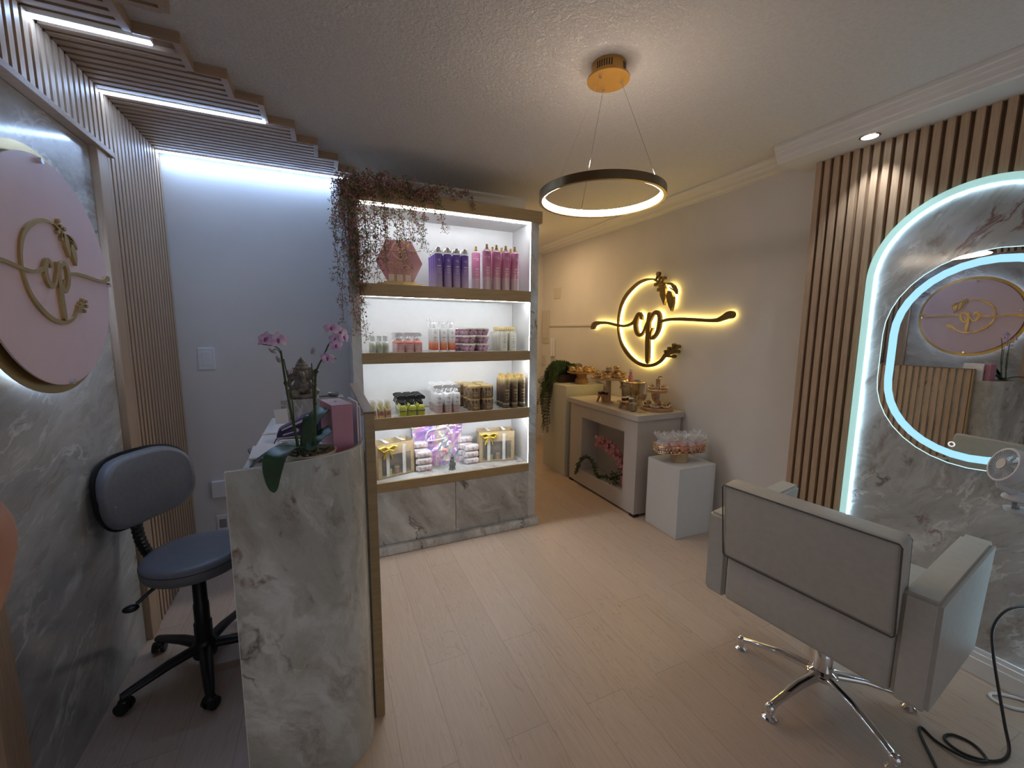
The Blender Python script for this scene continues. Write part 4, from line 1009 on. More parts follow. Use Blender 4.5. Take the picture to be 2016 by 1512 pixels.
for s in (-1, 1):
    mb.tube(catmull([(s*.036, 0, .106), (s*.056, -.004, .088), (s*.058, -.020, .068), (s*.046, -.034, .064)], 5), [.012-.004*i/15 for i in range(16)], 8)
    mb.tube(catmull([(s*.036, .004, .108), (s*.058, .004, .110), (s*.060, -.010, .132)], 5), [.010-.003*i/10 for i in range(11)], 8)
    mb.ball((s*.060, -.014, .136), .009, 8, 6)
    mb.tube(catmull([(s*.05, -.03, .022), (s*.02, -.040, .012), (-s*.02, -.040, .010)], 5), .011, 8)
    mb.cyl((s*.012, -.024, .112), (s*.02, -.042, .106), .004, .001, 8)
mb.build('figure', STN, t, angle=70)
t = thing('incense_holder', 'small grey metal incense dish lying beside the statue', 'dish', (.008, 2.30, 1.155))
mb = MB(); mb.lathe([(.012, 0), (.022, .004), (.030, .020), (.028, .020), (.020, .006), (.001, .004)], 20, (.022, 0, 0), close=False)
mb.tube(catmull([(.03, 0, .012), (-.01, -.004, .006), (-.05, -.006, .004)], 5), [.008-.005*i/10 for i in range(11)], 8); mb.build('dish', plain('pewter', (.34, .35, .36), .35, .6), t, angle=50)

# purple folder / dryer shape on desk
PUR = plain('dark_purple_plastic', (.06, .03, .16), .3)
t = thing('purple_hair_tool', 'dark purple hair straightener box with white stripe lying behind the orchid stems', 'hair tool', (-.062, 1.93, 1.05), rad(4))
poly_ = [(-.140, .012), (-.128, .045), (-.01, .100), (.055, .088), (.09, .06), (.095, .012)]
MB().prism(poly_, lambda u, v, w: (u, -w, v), .06).build('body', PUR, t, bevel=.004)
MB().prism([(-.120, .040), (-.118, .047), (-.015, .093), (.0, .086)], lambda u, v, w: (u, -.0605-w, v), .001).cyl((-.065, -.061, .038), (-.065, -.0625, .038), .008, seg=14).prism([(-.115, .020), (-.075, .030), (-.075, .034), (-.115, .026)], lambda u, v, w: (u, -.0605-w, v), .001).build('white_trim', WHITEPL, t)
t = thing('paper_stack', 'white papers under the purple hair tool at the left end of the desk top', 'papers', (-.19, 2.08, 1.05), rad(-12))
MB().rbox(-.055, .055, -.10, .10, 0, .004, .0005).rbox(-.05, .05, -.09, .09, .004, .007, .0005, mat=Matrix.Rotation(.15, 4, 'Z')).build('sheets', WHITEPL, t)
t = thing('display_card', 'leaning white card at the back left of the desk', 'card', (-.205, 2.2, 1.05), rad(20))
MB().obox((0, 0, .035), (.028, 0, 0), (0, .012, .035), (0, .0009, -.0003)).build('card', WHITEPL, t)
t = thing('coiled_cable', 'thin white cable looping behind the orchid leaves', 'cable')
MB().tube(catmull([(-.05, 1.80, 1.054), (-.14, 1.76, 1.075), (-.17, 1.70, 1.085), (-.13, 1.64, 1.07), (-.03, 1.66, 1.07), (.04, 1.72, 1.06), (.06, 1.80, 1.055)], 7), .003, 7).build('cable', WHITEPL, t, True)
t = thing('black_cable', 'thin black wire curving down at the left of the purple hair tool', 'cable')
MB().tube(catmull([(-.10, 1.86, 1.10), (-.15, 1.85, 1.10), (-.19, 1.83, 1.07), (-.20, 1.80, 1.053)], 7), .002, 6).build('wire', BLACK, t, True)
t = thing('card_reader', 'grey card terminal behind the orchid pot', 'card reader', (.01, 1.66, 1.05), rad(20))
MB().rbox(-.035, .035, -.07, .07, 0, .022, .006).build('body', plain('reader_body', (.55, .56, .60), .4), t)
MB().rbox(-.028, .028, .01, .06, .0215, .023, .0005).build('screen', BLACK, t)
t = thing('notebook_pile', 'white and grey notebooks at the left edge of the desk behind the large leaf', 'notebooks', (-.20, 1.62, 1.05), rad(8))
MB().rbox(-.055, .055, -.09, .09, 0, .012, .002).build('notebook', WHITEPL, t)
MB().rbox(-.050, .050, -.08, .085, .012, .024, .002, mat=Matrix.Rotation(.12, 4, 'Z')).build('notebook', plain('slate_cover', (.14, .17, .20), .4), t)
MB().rbox(-.050, .048, -.085, .08, .024, .030, .001, mat=Matrix.Rotation(-.08, 4, 'Z')).build('notebook', WHITEPL, t)
# pink files
PKF = plain('pink_file', (.60, .27, .36), .35, var=.06, nscale=8); PKT = plain('pale_pink_top', (.62, .48, .54), .4)
t = thing('pink_storage_box', 'glossy pink upright box with pale top on the desk by the slatted side', 'storage box', (.030, 1.475, 1.05), rad(14))
MB().rbox(-.033, .033, -.045, .10, 0, .205, .002).build('box', PKF, t)
MB().box(-.032, .032, -.044, .099, .2051, .2062).build('pale_lid', PKT, t)
mb = MB(); mb.cyl((.0, .03, .2062), (.0, .03, .2070), .005, seg=8); mb.build('eyelet', BLACK, t)
t = thing('upright_folder', 'white and rose folder standing between the pink box and the desk side', 'folder', (.083, 1.53, 1.05), rad(10))
MB().rbox(-.006, -.001, -.06, .07, 0, .205, .0015).rbox(.002, .006, -.06, .07, 0, .19, .0015).build('covers', WHITEPL, t)
MB().box(-.001, .002, -.055, .066, .002, .185).build('sheets', PKF, t)

# orchid
OR_L = plain('orchid_leaf', (.035, .10, .045), .3, var=.2, nscale=12); OR_S = plain('orchid_stem', (.05, .075, .025), .5)
OR_P = None
def petal_mat():
    m, nt, b = nodes('orchid_petal'); v = coords(nt); n = noise(nt, v, 60, 3)
    L(nt, ramp(nt, n, [(.3, (.62, .32, .66)), (.5, (.80, .58, .84)), (.7, (.90, .80, .92))]), b.inputs['Base Color']); b.inputs['Roughness'].default_value = .5
    b.inputs['Subsurface Weight'].default_value = .0; return m
OR_P = petal_mat(); OR_C = plain('orchid_centre', (.45, .08, .35), .5); OR_W = plain('orchid_pale', (.55, .48, .52), .5)
orc = thing('orchid_plant', 'tall potted orchid with two mauve flower stems at the desk corner', 'plant', (0, 0, 0))
pc = Vector((-.055, 1.40, 0))
MB().lathe([(.050, 1.051), (.055, 1.055), (.072, 1.118), (.074, 1.122), (.070, 1.122), (.066, 1.105), (.001, 1.100)], 32, (pc.x, pc.y, 0), close=False).build('pot', plain('cream_pot', (.62, .55, .45), .4), orc, angle=40)
mb = MB(); rng = random.Random(3)
for k in range(60):
    a = rng.uniform(0, 6.28); r = rng.uniform(0, .06); mb.tube([(pc.x+r*cos(a), pc.y+r*sin(a), 1.10+rng.uniform(.002, .015)), (pc.x+r*cos(a)+rng.uniform(-.03, .03), pc.y+r*sin(a)+rng.uniform(-.02, .02), 1.107+rng.uniform(0, .015))], .002, 5)
mb.build('bark_roots', plain('bark', (.20, .15, .09), .8, var=.3), orc)
def big_leaf(P, wd, mat=OR_L):
    P = catmull(P, 6); n = len(P); mb = MB(); vs = []
    for i, p in enumerate(P):
        t_ = i/(n-1); d = (P[min(i+1, n-1)]-P[max(i-1, 0)]).normalized(); hz = P[n//2]-P[0]; s_ = Vector((hz.y, -hz.x, 0)).normalized()
        s_ = (s_-d*s_.dot(d)).normalized(); up = s_.cross(d).normalized()
        h = wd*max(.02, sin(pi*min(.995, t_*.93+.065)))**.6
        vs += [p-s_*h+up*h*.22, p, p+s_*h+up*h*.22, p-s_*h+up*(h*.22-.002), p-up*.003, p+s_*h+up*(h*.22-.002)]
    fs = []
    for i in range(n-1):
        a = i*6; b = a+6
        fs += [(a, a+1, b+1, b), (a+1, a+2, b+2, b+1), (a+4, a+3, b+3, b+4), (a+5, a+4, b+4, b+5), (a+3, a, b, b+3), (a+2, a+5, b+5, b+2)]
    mb.add(vs, fs); return mb.build('leaf', mat, orc, True)
c0 = Vector((-.075, 1.39, 1.125))
big_leaf([c0, (-.108, 1.345, 1.150), (-.136, 1.295, 1.145), (-.146, 1.268, 1.105), (-.148, 1.258, 1.052)], .035)
big_leaf([c0+Vector((0, .02, 0)), (-.13, 1.43, 1.14), (-.19, 1.44, 1.11), (-.235, 1.43, 1.065)], .022)
big_leaf([c0+Vector((.01, .02, 0)), (-.055, 1.44, 1.19), (-.01, 1.47, 1.235), (.045, 1.48, 1.20), (.06, 1.48, 1.16)], .030)
big_leaf([c0+Vector((.02, 0, 0)), (-.04, 1.42, 1.15), (.01, 1.45, 1.175), (.055, 1.44, 1.19)], .026)
big_leaf([c0+Vector((.0, .03, 0)), (-.06, 1.45, 1.16), (-.05, 1.50, 1.21), (-.02, 1.56, 1.20)], .026)
S1 = catmull([(-.088, 1.39, 1.12), (-.098, 1.40, 1.20), (-.110, 1.41, 1.29), (-.118, 1.41, 1.38), (-.122, 1.41, 1.435)], 6)
S2 = catmull([(-.045, 1.40, 1.12), (-.040, 1.41, 1.20), (-.036, 1.42, 1.30), (-.028, 1.42, 1.37), (-.004, 1.42, 1.42), (.012, 1.42, 1.455), (.030, 1.42, 1.468)], 6)
mb = MB(); mb.tube(S1, [.0045-.0018*i/24 for i in range(len(S1))], 8).tube(S2, [.0042-.0025*i/36 for i in range(len(S2))], 8)
mb.tube(catmull([(-.122, 1.41, 1.433), (-.130, 1.405, 1.445), (-.150, 1.40, 1.452), (-.178, 1.40, 1.456)], 5), .0016, 6)
mb.tube(catmull([(-.122, 1.41, 1.425), (-.132, 1.41, 1.44), (-.142, 1.41, 1.437)], 5), .0013, 6)
mb.tube([(-.010, 1.42, 1.412), (.015, 1.41, 1.411), (.03, 1.40, 1.408)], .0013, 6)
mb.tube([(-.093, 1.395, 1.115), (-.100, 1.40, 1.30), (-.116, 1.412, 1.41)], .0018, 6).tube([(-.042, 1.41, 1.115), (-.041, 1.415, 1.395)], .0018, 6)
for p in (S1[8], S1[15], S2[10], S2[18]): mb.ball(p, .006, 8, 6, (1, 1, 1.4))
mb.build('stems', OR_S, orc, True)
def orchid_flower(c, s, ax, mat=OR_P):
    """five petals round an axis (facing), with lip"""
    ax = Vector(ax).normalized(); u = ax.cross(Vector((0, 0, 1))).normalized(); w2 = u.cross(ax).normalized()
    mb = MB(); c = Vector(c)
    for k, (an, ln, wd) in enumerate(((90, 1., .45), (18, 1., .62), (162, 1., .62), (-40, .95, .42), (220, .95, .42))):
        d = u*cos(rad(an))+w2*sin(rad(an)); sd = ax.cross(d); vs = []
        for i in range(6):
            t_ = i/5; h = wd*s*(sin(pi*(.12+.85*t_)))**.7*(.999 if i < 5 else .3)
            p = c+d*(s*ln*t_)+ax*(s*.18*sin(pi*t_)+.0008*k)
            vs += [p-sd*h*.8, p+ax*s*.06, p+sd*h*.8]
        mb.add(vs, [(i*3+j, i*3+j+1, i*3+j+4, i*3+j+3) for i in range(5) for j in (0, 1)])
    f = mb.build('flower', mat, orc, True)
    MB().ball(c+ax*s*.2, s*.17, 8, 6, (1, 1, 1.3)).ball(c+ax*s*.3-w2*s*.2, s*.13, 8, 6).build('flower_centre', OR_C, f, True)
F = (0.05, -1, .15)
for c, s, ax in (((-.124, 1.385, 1.466), .024, F), ((-.156, 1.40, 1.468), .023, (-.4, -1, .3)), ((.020, 1.39, 1.500), .022, (.0, -1, .5)), ((.043, 1.40, 1.488), .022, (.4, -1, .1)), ((.052, 1.395, 1.475), .019, (.9, -1, 0)), ((.030, 1.385, 1.452), .019, (.2, -1, -.6)), ((.006, 1.39, 1.412), .020, (-.3, -1, -.3)), ((.030, 1.39, 1.47), .018, (-.2, -1, -.2))):
    orchid_flower(c, s*1.12, ax)
for c, s, ax in (((-.142, 1.40, 1.437), .014, (-.6, -.5, -1)), ((-.126, 1.40, 1.41), .015, (-.9, -.6, -.6)), ((-.100, 1.39, 1.375), .013, (.9, -.4, -.4)), ((-.033, 1.40, 1.432), .014, (-.9, -.6, .1))):
    orchid_flower(c, s, ax, OR_W)

# ------------------------------------------------------------------ office chair
GL = plain('grey_leatherette', (.20, .205, .235), .38, var=.04, nscale=60)
t = thing('office_chair', 'grey padded swivel office chair with black five star base behind the desk', 'chair', (-.552, 2.085, 0))
MB().lathe([(.001, .478), (.165, .478), (.182, .486), (.189, .505), (.189, .530), (.180, .548), (.160, .5545), (.08, .557), (.001, .558)], 56, close=False).build('seat', GL, t, angle=60)
mb = MB(); mb.lathe([(.1893, .5275), (.1905, .529), (.1893, .5305)], 56, close=False); mb.build('seat_seam', BLACK, t)
MB().lathe([(.135, .464), (.15, .478), (.001, .478)], 32).build('seat_pan', BLACK, t)
mb = MB(); mb.lathe([(.028, .06), (.034, .065), (.034, .21), (.029, .215), (.029, .30), (.026, .305), (.026, .47), (.04, .475)], 20).build('gas_column', BLACK, t, angle=40)
mb = MB(); mb.lathe([(.045, .055), (.05, .07), (.05, .105), (.035, .13)], 20)
A0 = [-147+72*k for k in range(5)]
for a in A0:
    c, s_ = cos(rad(a)), sin(rad(a))
    mb.tube([(c*.03, s_*.03, .098), (c*.13, s_*.13, .094), (c*.25, s_*.25, .074), (c*.285, s_*.285, .068)], [.026, .024, .019, .016], 10, squash=.75)
mb.build('star_base', BLACK, t, angle=50)
for a in A0:
    c, s_ = cos(rad(a)), sin(rad(a)); p = Vector((c*.278, s_*.278, .026)); d = Vector((-s_, c, 0)); d2 = (d*.6+Vector((c, s_, 0))*.8).normalized()
    mb = MB()
    for k in (-1, 1): mb.cyl(p+d2*(k*.008), p+d2*(k*.024), .0255, .024, 18)
    mb.tube([p+Vector((0, 0, .01)), p+Vector((0, 0, .05))], [.012, .010], 10); mb.ball(p+Vector((0, 0, .014)), .021, 10, 8)
    mb.build('caster', BLACK, t, angle=50)
ang = rad(-31); nrm = Vector((cos(ang), sin(ang), 0)); sd = Vector((-sin(ang), cos(ang), 0)); bc = Vector((-.208, .125, .828))
lean = .10
def bp_(u, v, w):   # u sideways, v up, w forward
    curve = -.35*u*u*4*.25
    return bc+sd*u+Vector((0, 0, v))*1.0+nrm*(w+.04*(u/.2)**2*1.2-lean*v)
def pad(mb, hw, hh, w0, w1, r=.5, n=44, rings=5):
    R = []
    for j in range(rings+1):
        tt = j/rings; sc = 1-.10*(1-cos(pi/2*tt)) if tt < 1 else .86
        w = w0+(w1-w0)*sin(pi/2*tt)
        R.append([bp_(hw*sc*abs(cos(a))**.62*(1 if cos(a) > 0 else -1), hh*sc*abs(sin(a))**.75*(1 if sin(a) > 0 else -1), w) for a in [2*pi*k/n for k in range(n)]])
    R.append([bp_(hw*.45*abs(cos(a))**.7*(1 if cos(a) > 0 else -1), hh*.45*abs(sin(a))**.8*(1 if sin(a) > 0 else -1), w1+.004) for a in [2*pi*k/n for k in range(n)]])
    return loft(mb, R)
pad(MB(), .200, .152, .0, .045).build('backrest', GL, t, angle=70)
pad(MB(), .208, .160, .002, -.030).build('backrest_shell', BLACK, t, angle=70)
mb = MB()
o_ = bp_(-.168, -.03, .042); mb.obox(o_, sd*.007, Vector((0, 0, .009)), nrm*.0015); mb.build('fabric_tag', WHITEPL, t)
mb = MB(); q = [bc-nrm*.03+Vector((0, 0, -.09)), bc-nrm*.035+Vector((0, 0, -.16)), bc-nrm*.02+Vector((0, 0, -.26)), bc+nrm*.03+Vector((0, 0, -.335)), bc+nrm*.12+Vector((0, 0, -.355))]
Q_ = catmull(q, 10); mb.tube(Q_, [.026+.004*(i % 2) for i in range(len(Q_))], 12, squash=.7)
mb.build('back_support_bar', BLACK, t)
MB().tube(catmull([(-.06, -.04, .468), (-.12, -.09, .458), (-.17, -.125, .425)], 5), .007, 8).ball((-.185, -.135, .415), .018, 12, 8, (1.5, 1.2, .7)).build('height_lever', BLACK, t, True)

# ------------------------------------------------------------------ salon chair
LE = plain('cream_leatherette', (.52, .495, .45), .42, var=.03, nscale=40)
PIPE = plain('dark_piping', (.10, .09, .085), .5)
t = thing('salon_chair', 'cream leatherette salon chair on a chrome star base facing the lit mirror', 'chair', (1.84, .873, 0), rad(6.6))
def arm(s):
    y0, y1 = (s*.365, s*.276)
    ya, yb = min(y0, y1), max(y0, y1)
    P_ = [(-.300, .362), (.215, .362), (.300, .755), (-.300, .724)]
    mb = MB(); mb.prism(P_, lambda u, v, w: (u, ya+w, v), yb-ya)
    return mb.build('armrest', LE, t, bevel=.012, angle=50)
arm(1); arm(-1)
MB().rbox(-.25, .27, -.275, .275, .46, .585, .03, 4).build('seat', LE, t, angle=50)
MB().rbox(-.27, .21, -.275, .275, .365, .47, .01, 2).build('seat_frame', LE, t, angle=50)
MB().rbox(-.300, -.20, -.2755, .2755, .362, .585, .022, 4).build('lower_back', LE, t, angle=50)
tilt = Matrix.Translation((-.262, .004, .553)) @ Matrix.Rotation(rad(-7.5), 4, 'Y')
MB().rbox(-.045, .045, -.281, .281, .01, .340, .018, 4, mat=tilt).build('backrest', LE, t, angle=50)
def tp(x, y, z): return tilt @ Vector((x, y, z))
for xx in (-.0455, .028):
    LP = [tp(xx, y, z) for y, z in ((-.272, .014), (-.279, .024), (-.279, .326), (-.272, .336), (.272, .336), (.279, .326), (.279, .024), (.272, .014))]
    MB().tube(LP+[LP[0]], .0028, 6).build('piping', PIPE, t, True)
mb = MB(); ho = Vector((-.010, -.002, 0))
mb.lathe([(.045, .075), (.05, .085), (.05, .105), (.036, .115), (.034, .20), (.030, .205), (.030, .35)], 28, ho[:]).build('hydraulic_column', CHROME, t, angle=40)
mb = MB()
mb.lathe([(.04, .07), (.056, .082), (.056, .098), (.045, .106)], 28, ho[:])
for k in range(5):
    a = rad(178-6.6+72*k); c, s_ = cos(a), sin(a)
    mb.tube([(ho.x+c*.04, ho.y+s_*.04, .092), (ho.x+c*.15, ho.y+s_*.15, .088), (ho.x+c*.27, ho.y+s_*.27, .062), (ho.x+c*.31, ho.y+s_*.31, .050)], [.024, .020, .016, .016], 12, squash=.7)
    mb.ball((ho.x+c*.312, ho.y+s_*.312, .046), .021, 12, 8)
mb.build('star_base', CHROME, t, angle=50)
for k in range(5):
    a = rad(178-6.6+72*k); c, s_ = cos(a), sin(a)
    MB().lathe([(.024, 0), (.026, .006), (.020, .012), (.014, .016), (.014, .04)], 18, (ho.x+c*.312, ho.y+s_*.312, 0)).build('foot', CHROME, t, angle=40)
MB().rbox(-.12, .10, -.09, .09, .345, .364, .003).build('mounting_plate', BLACK, t)

# cables by the chair
BLKC = plain('black_cable', (.02, .02, .022), .45)
t = thing('power_cable', 'black power cable coiled on the floor beside the salon chair', 'cable')
MB().tube(catmull([(2.575, .475, .425), (2.50, .50, .44), (2.40, .545, .425), (2.36, .565, .35), (2.34, .55, .26), (2.30, .515, .16), (2.24, .47, .06), (2.17, .435, .008), (2.08, .445, .006), (2.02, .50, .006), (2.03, .555, .006), (2.08, .55, .006), (2.10, .50, .006), (2.06, .455, .006), (2.0, .49, .0105), (1.99, .56, .006), (2.01, .612, .006), (1.97, .60, .006), (1.88, .53, .006), (1.80, .47, .006)], 7), .0048, 8).build('cord', BLKC, t, True)
MB().cyl((2.572, .478, .425), (2.515, .498, .439), .009, seg=12).build('connector', BLKC, t, True)
t = thing('white_cable', 'white cable loop on the floor below the marble arch', 'cable')
MB().tube(catmull([(2.56, .42, .02), (2.55, .50, .008), (2.50, .555, .006), (2.46, .567, .006), (2.44, .54, .006), (2.46, .50, .006), (2.53, .45, .006)], 7), .006, 8).build('cord', WHITEPL, t, True)
# console shelf just outside the frame + clip fan
t = thing('console_shelf', 'white floating console shelf under the mirror, right of the clip fan', 'shelf', (2.36, .10, .905))
MB().rbox(-.22, .22, -.36, .385, -.0125, .0125, .003).build('top', WHITE, t)
for yy in (-.25, .25): MB().box(.0, .221, yy-.012, yy+.012, -.06, -.0125).build('bracket', WHITE, t)
FW = plain('fan_white', (.62, .62, .66), .35, var=.01)
FC = Vector((2.17, .548, 1.04)); fax = Vector((-.62, .62, .30)).normalized()
fan = thing('clip_fan', 'small white clip fan on the shelf edge below the mirror', 'fan')
fu = fax.cross(Vector((0, 0, 1))).normalized(); fv = fu.cross(fax).normalized()
def fp(a, r, w): return FC+fu*(r*cos(a))+fv*(r*sin(a))+fax*w
R = .062
mb = MB(); prof = [(R, -.016), (R+.003, -.01), (R+.003, .010), (R, .016), (R-.006, .016), (R-.006, -.016)]
n = 48; vs = [fp(2*pi*k/n, r, w) for r, w in prof for k in range(n)]; m = len(prof)
mb.add(vs, [(i*n+k, i*n+(k+1) % n, ((i+1) % m)*n+(k+1) % n, ((i+1) % m)*n+k) for i in range(m) for k in range(n)])
mb.build('housing_ring', FW, fan, angle=40)
mb = MB()
for w in (.015, -.015):
    for k in range(44):
        a = 2*pi*k/44; mb.tube([fp(a, .017, w*1.25), fp(a+.12, R-.004, w)], .0009, 4, False)
mb.build('grille', FW, fan)
MB().tube([fp(0, 0, -.022), fp(0, 0, .022)], [.018, .0185], 24).build('hub', plain('fan_hub', (.50, .50, .55), .3), fan, angle=40)
mb = MB()
for k in range(5):
    a = 2*pi*k/5; vs = [fp(a, .018, -.006), fp(a+.35, .018, .006), fp(a+.75, R-.010, .006), fp(a+.15, R-.010, -.006)]
    mb.add(vs+[v+fax*.001 for v in vs], [(0, 1, 2, 3), (7, 6, 5, 4), (0, 4, 5, 1), (1, 5, 6, 2), (2, 6, 7, 3), (3, 7, 4, 0)])
mb.build('blades', FW, fan)
MB().tube([FC-fv*(R+.002), FC-fv*(R+.016)+Vector((.004, -.006, 0)), Vector((2.195, .532, .942))], [.006, .006, .012], 10).build('neck', FW, fan, True)
pcx = Vector((2.20, .50, 0))
MB().lathe([(.001, .919), (.040, .919), (.046, .924), (.044, .932), (.030, .940), (.014, .946), (.001, .947)], 32, (pcx.x, pcx.y+.016, 0), sx=.8, sy=1.0, close=False).build('clip_jaw', FW, fan, angle=50)
MB().lathe([(.001, .868), (.034, .870), (.048, .880), (.050, .888), (.001, .890)], 32, (pcx.x+.004, pcx.y+.004, 0), sx=.85, sy=1.0, close=False).build('clip_jaw', FW, fan, angle=50)
MB().box(pcx.x-.012, pcx.x+.016, pcx.y+.018, pcx.y+.030, .886, .922).build('clip_spring', GREYPL, fan)

# the photographer's fingertip, close to the lens
SKIN = plain('skin', (.40, .20, .14), .5, var=.05, nscale=30); SKIN.node_tree.nodes['Principled BSDF'].inputs['Subsurface Weight'].default_value = .15
NAIL = plain('fingernail', (.70, .42, .34), .25)
def camp(px, py, d):   # helper gives world points of the finger bones
    yaw, pit, rol = rad(24.44), rad(7.41), rad(0.43)
    f = Vector((sin(yaw)*cos(pit), cos(yaw)*cos(pit), -sin(pit))); r = Vector((cos(yaw), -sin(yaw), 0)); u = r.cross(f)
    return Vector((0, 0, 1.5))+f*d+r*px+u*py
hand = thing('person', "out-of-focus fingertip of the person taking the picture, at the left edge", 'person')
mb = MB()
FB = catmull([camp(-.0623, -.0182, .040), camp(-.0642, -.0222, .040), camp(-.0690, -.0288, .040), camp(-.0775, -.036, .040), camp(-.090, -.048, .040), camp(-.106, -.063, .040)], 8)
d0 = (FB[0]-FB[4]).normalized()
tip = [FB[0]+d0*(.0090*sin(pi/2*(1-k/9))) for k in range(9)]
mb.tube(tip+FB, [.0090*cos(pi/2*(1-k/9))+.0002 for k in range(9)]+[.0092+.0016*min(1, k/16) for k in range(len(FB))], 26)
pm = camp(-.098, -.105, .050)
mb.ball(pm, .034, 18, 12, (1., .6, 1.25))
for k, (ax_, ay_) in enumerate(((-.10, -.055), (-.118, -.062), (-.133, -.078))):
    mb.tube(catmull([pm+Vector((0, .0, .01)), camp(ax_, ay_, .05), camp(ax_-.004, ay_+.024, .036), camp(ax_-.002, ay_+.020, .020)], 5), [.0105-.0025*i/15 for i in range(16)], 14)
mb.tube(catmull([pm, camp(-.082, -.118, .04), camp(-.074, -.105, .022)], 5), [.013-.004*i/10 for i in range(11)], 14)
mb.build('hand', SKIN, hand, angle=80)

# ------------------------------------------------------------------ mantel side table with niche
MANT = plain('taupe_lacquer', (.50, .455, .43), .35, var=.01)
t = thing('mantel_console', 'taupe faux fireplace console with an open niche, against the right wall', 'console')
X0, X1, Y0, Y1 = 2.215, 2.672, 2.472, 3.44
t_ = MB()
t_.box(X0, X1, Y0, Y0+.018, .02, .798); t_.box(X0, X1, Y1-.018, Y1, .02, .798); t_.box(X1-.012, X1, Y0+.018, Y1-.018, .02, .798)
t_.box(X0, X0+.018, Y0+.018, 2.625, .02, .798); t_.box(X0, X0+.018, 3.24, Y1-.018, .02, .798); t_.box(X0, X0+.018, 2.625, 3.24, .68, .798); t_.box(X0, X0+.018, 2.625, 3.24, .02, .158)
t_.build('body', MANT, t)
MB().box(X0+.018, X0+.21, 2.607, 2.625, .14, .698).box(X0+.018, X0+.21, 3.24, 3.258, .14, .698).box(X0+.018, X0+.21, 2.625, 3.24, .68, .698).box(X0+.018, X0+.21, 2.625, 3.24, .14, .158).box(X0+.20, X0+.215, 2.607, 3.258, .14, .698).build('niche', MANT, t)
MB().rbox(2.195, 2.685, 2.452, 3.465, .799, .845, .003).build('top', MANT, t)
for yy in (Y0-.002, Y1-.05): MB().box(X0-.002, X0+.05, yy, yy+.052, 0, .024).build('black_foot', BLACK, t)
for yy in (Y0, Y1-.05): MB().box(X1-.05, X1, yy, yy+.05, 0, .02).build('black_foot', BLACK, t)
CREAM = plain('cream_lacquer', (.58, .56, .50), .3, var=.01)
WL = plain('white_lacquer', (.64, .63, .63), .25, var=.01)
t = thing('tall_plinth', 'tall cream display plinth behind the console, holding fern and cake stand', 'plinth', (0, 0, 0))
MB().rbox(2.20, 2.66, 3.515, 3.975, 0, .946, .003).build('body', CREAM, t)
t = thing('low_plinth', 'low white square display plinth in front of the console, under the gold basket', 'plinth', (2.435, 2.225, 0), rad(-2))
MB().rbox(-.175, .175, -.163, .163, 0, .53, .003).build('body', WL, t)

# cake stands
CW = wood('cake_wood', (.40, .20, .08), (.52, .29, .13), 'z', .45, 2.); CW2 = wood('pale_cake_wood', (.50, .32, .17), (.60, .42, .25), 'x', .45, 2.)
PASTRY = plain('pastry', (.58, .34, .12), .45, var=.35, nscale=45); ALM = plain('almond_cream', (.74, .60, .36), .5, var=.2, nscale=60); CHOC = plain('chocolate', (.07, .03, .02), .3, var=.3); PAPER = plain('paper_cup', (.75, .72, .72), .6); DRIZ = plain('chocolate_drizzle', (.05, .02, .012), .25)
CREAMT = plain('cream_topping', (.70, .64, .60), .5, var=.1)
def cake_stand(loc, R, h, label, foot='bowl', mat=CW):
    t = thing('cake_stand', label, 'cake stand', loc)
    MB().lathe([(R-.012, h-.018), (R, h-.014), (R+.002, h), (R-.006, h), (R-.010, h-.004), (.001, h-.004)], 40, close=False).lathe([(R-.012, h-.018), (.001, h-.018)], 40, close=False).build('plate', mat, t, angle=40)
    if foot == 'bowl': MB().lathe([(.070, 0), (.073, .008), (.068, .045), (.050, .062), (.052, .075), (.056, h-.018)], 32).build('pedestal', mat, t, angle=40)
    else: MB().lathe([(.055, 0), (.055, .008), (.026, .014), (.024, h-.03), (.030, h-.018)], 24).build('pedestal', mat, t, angle=40)
    return t
cake_stand((2.495, 3.68, .946), .155, .128, 'wooden cake stand with bowl shaped foot full of pastries on the tall plinth')
cake_stand((2.375, 3.065, .845), .165, .236, 'wooden cake stand on a slim post carrying pastries on the console', 'post', CW2)
def pastry():
    t = thing('cream_puff', 'x', 'pastry'); t.scale = (1.22, 1.22, 1.22)
    MB().lathe([(.016, 0), (.026, .004), (.029, .012), (.025, .017)], 16).build('lower_half', PASTRY, t, angle=60)
    mb = MB(); rg = random.Random(2)
    for k in range(9):
        a = 2*pi*k/9; mb.ball((.018*cos(a), .018*sin(a), .021), .0095, 8, 6)
    mb.build('cream_filling', ALM, t, True)
    MB().lathe([(.024, .024), (.026, .030), (.020, .039), (.010, .044), (.001, .045)], 16, close=False).build('upper_half', PASTRY, t, angle=60)
    mb = MB()
    for k in range(3): mb.tube([( -.024, -.014+.013*k, .029), (-.012, -.012+.013*k, .0405), (.004, -.010+.012*k, .0455), (.018, -.008+.011*k, .038), (.025, -.006+.01*k, .028)], .0018, 5)
    mb.build('drizzle', DRIZ, t, True)
    return t
proto = pastry(); firstp = True
def put_pastry(loc, label, group, rz):
    global firstp
    if firstp: proto.location = loc; proto.rotation_euler = (0, 0, rz); proto['label'] = label; proto['group'] = group; firstp = False
    else: copy_tree(proto, loc, label, rz, group)
rng = random.Random(8)
CL = ['front left', 'front', 'front right', 'right', 'back right', 'back', 'back left', 'left']
for i in range(8):
    a = rad(225+45*i); put_pastry((2.495+.115*cos(a), 3.68+.115*sin(a), 1.0705), f'glazed cream puff at the {CL[i]} edge of the tall plinth cake stand', 'cream puffs on the bowl footed cake stand', rng.uniform(0, 6))
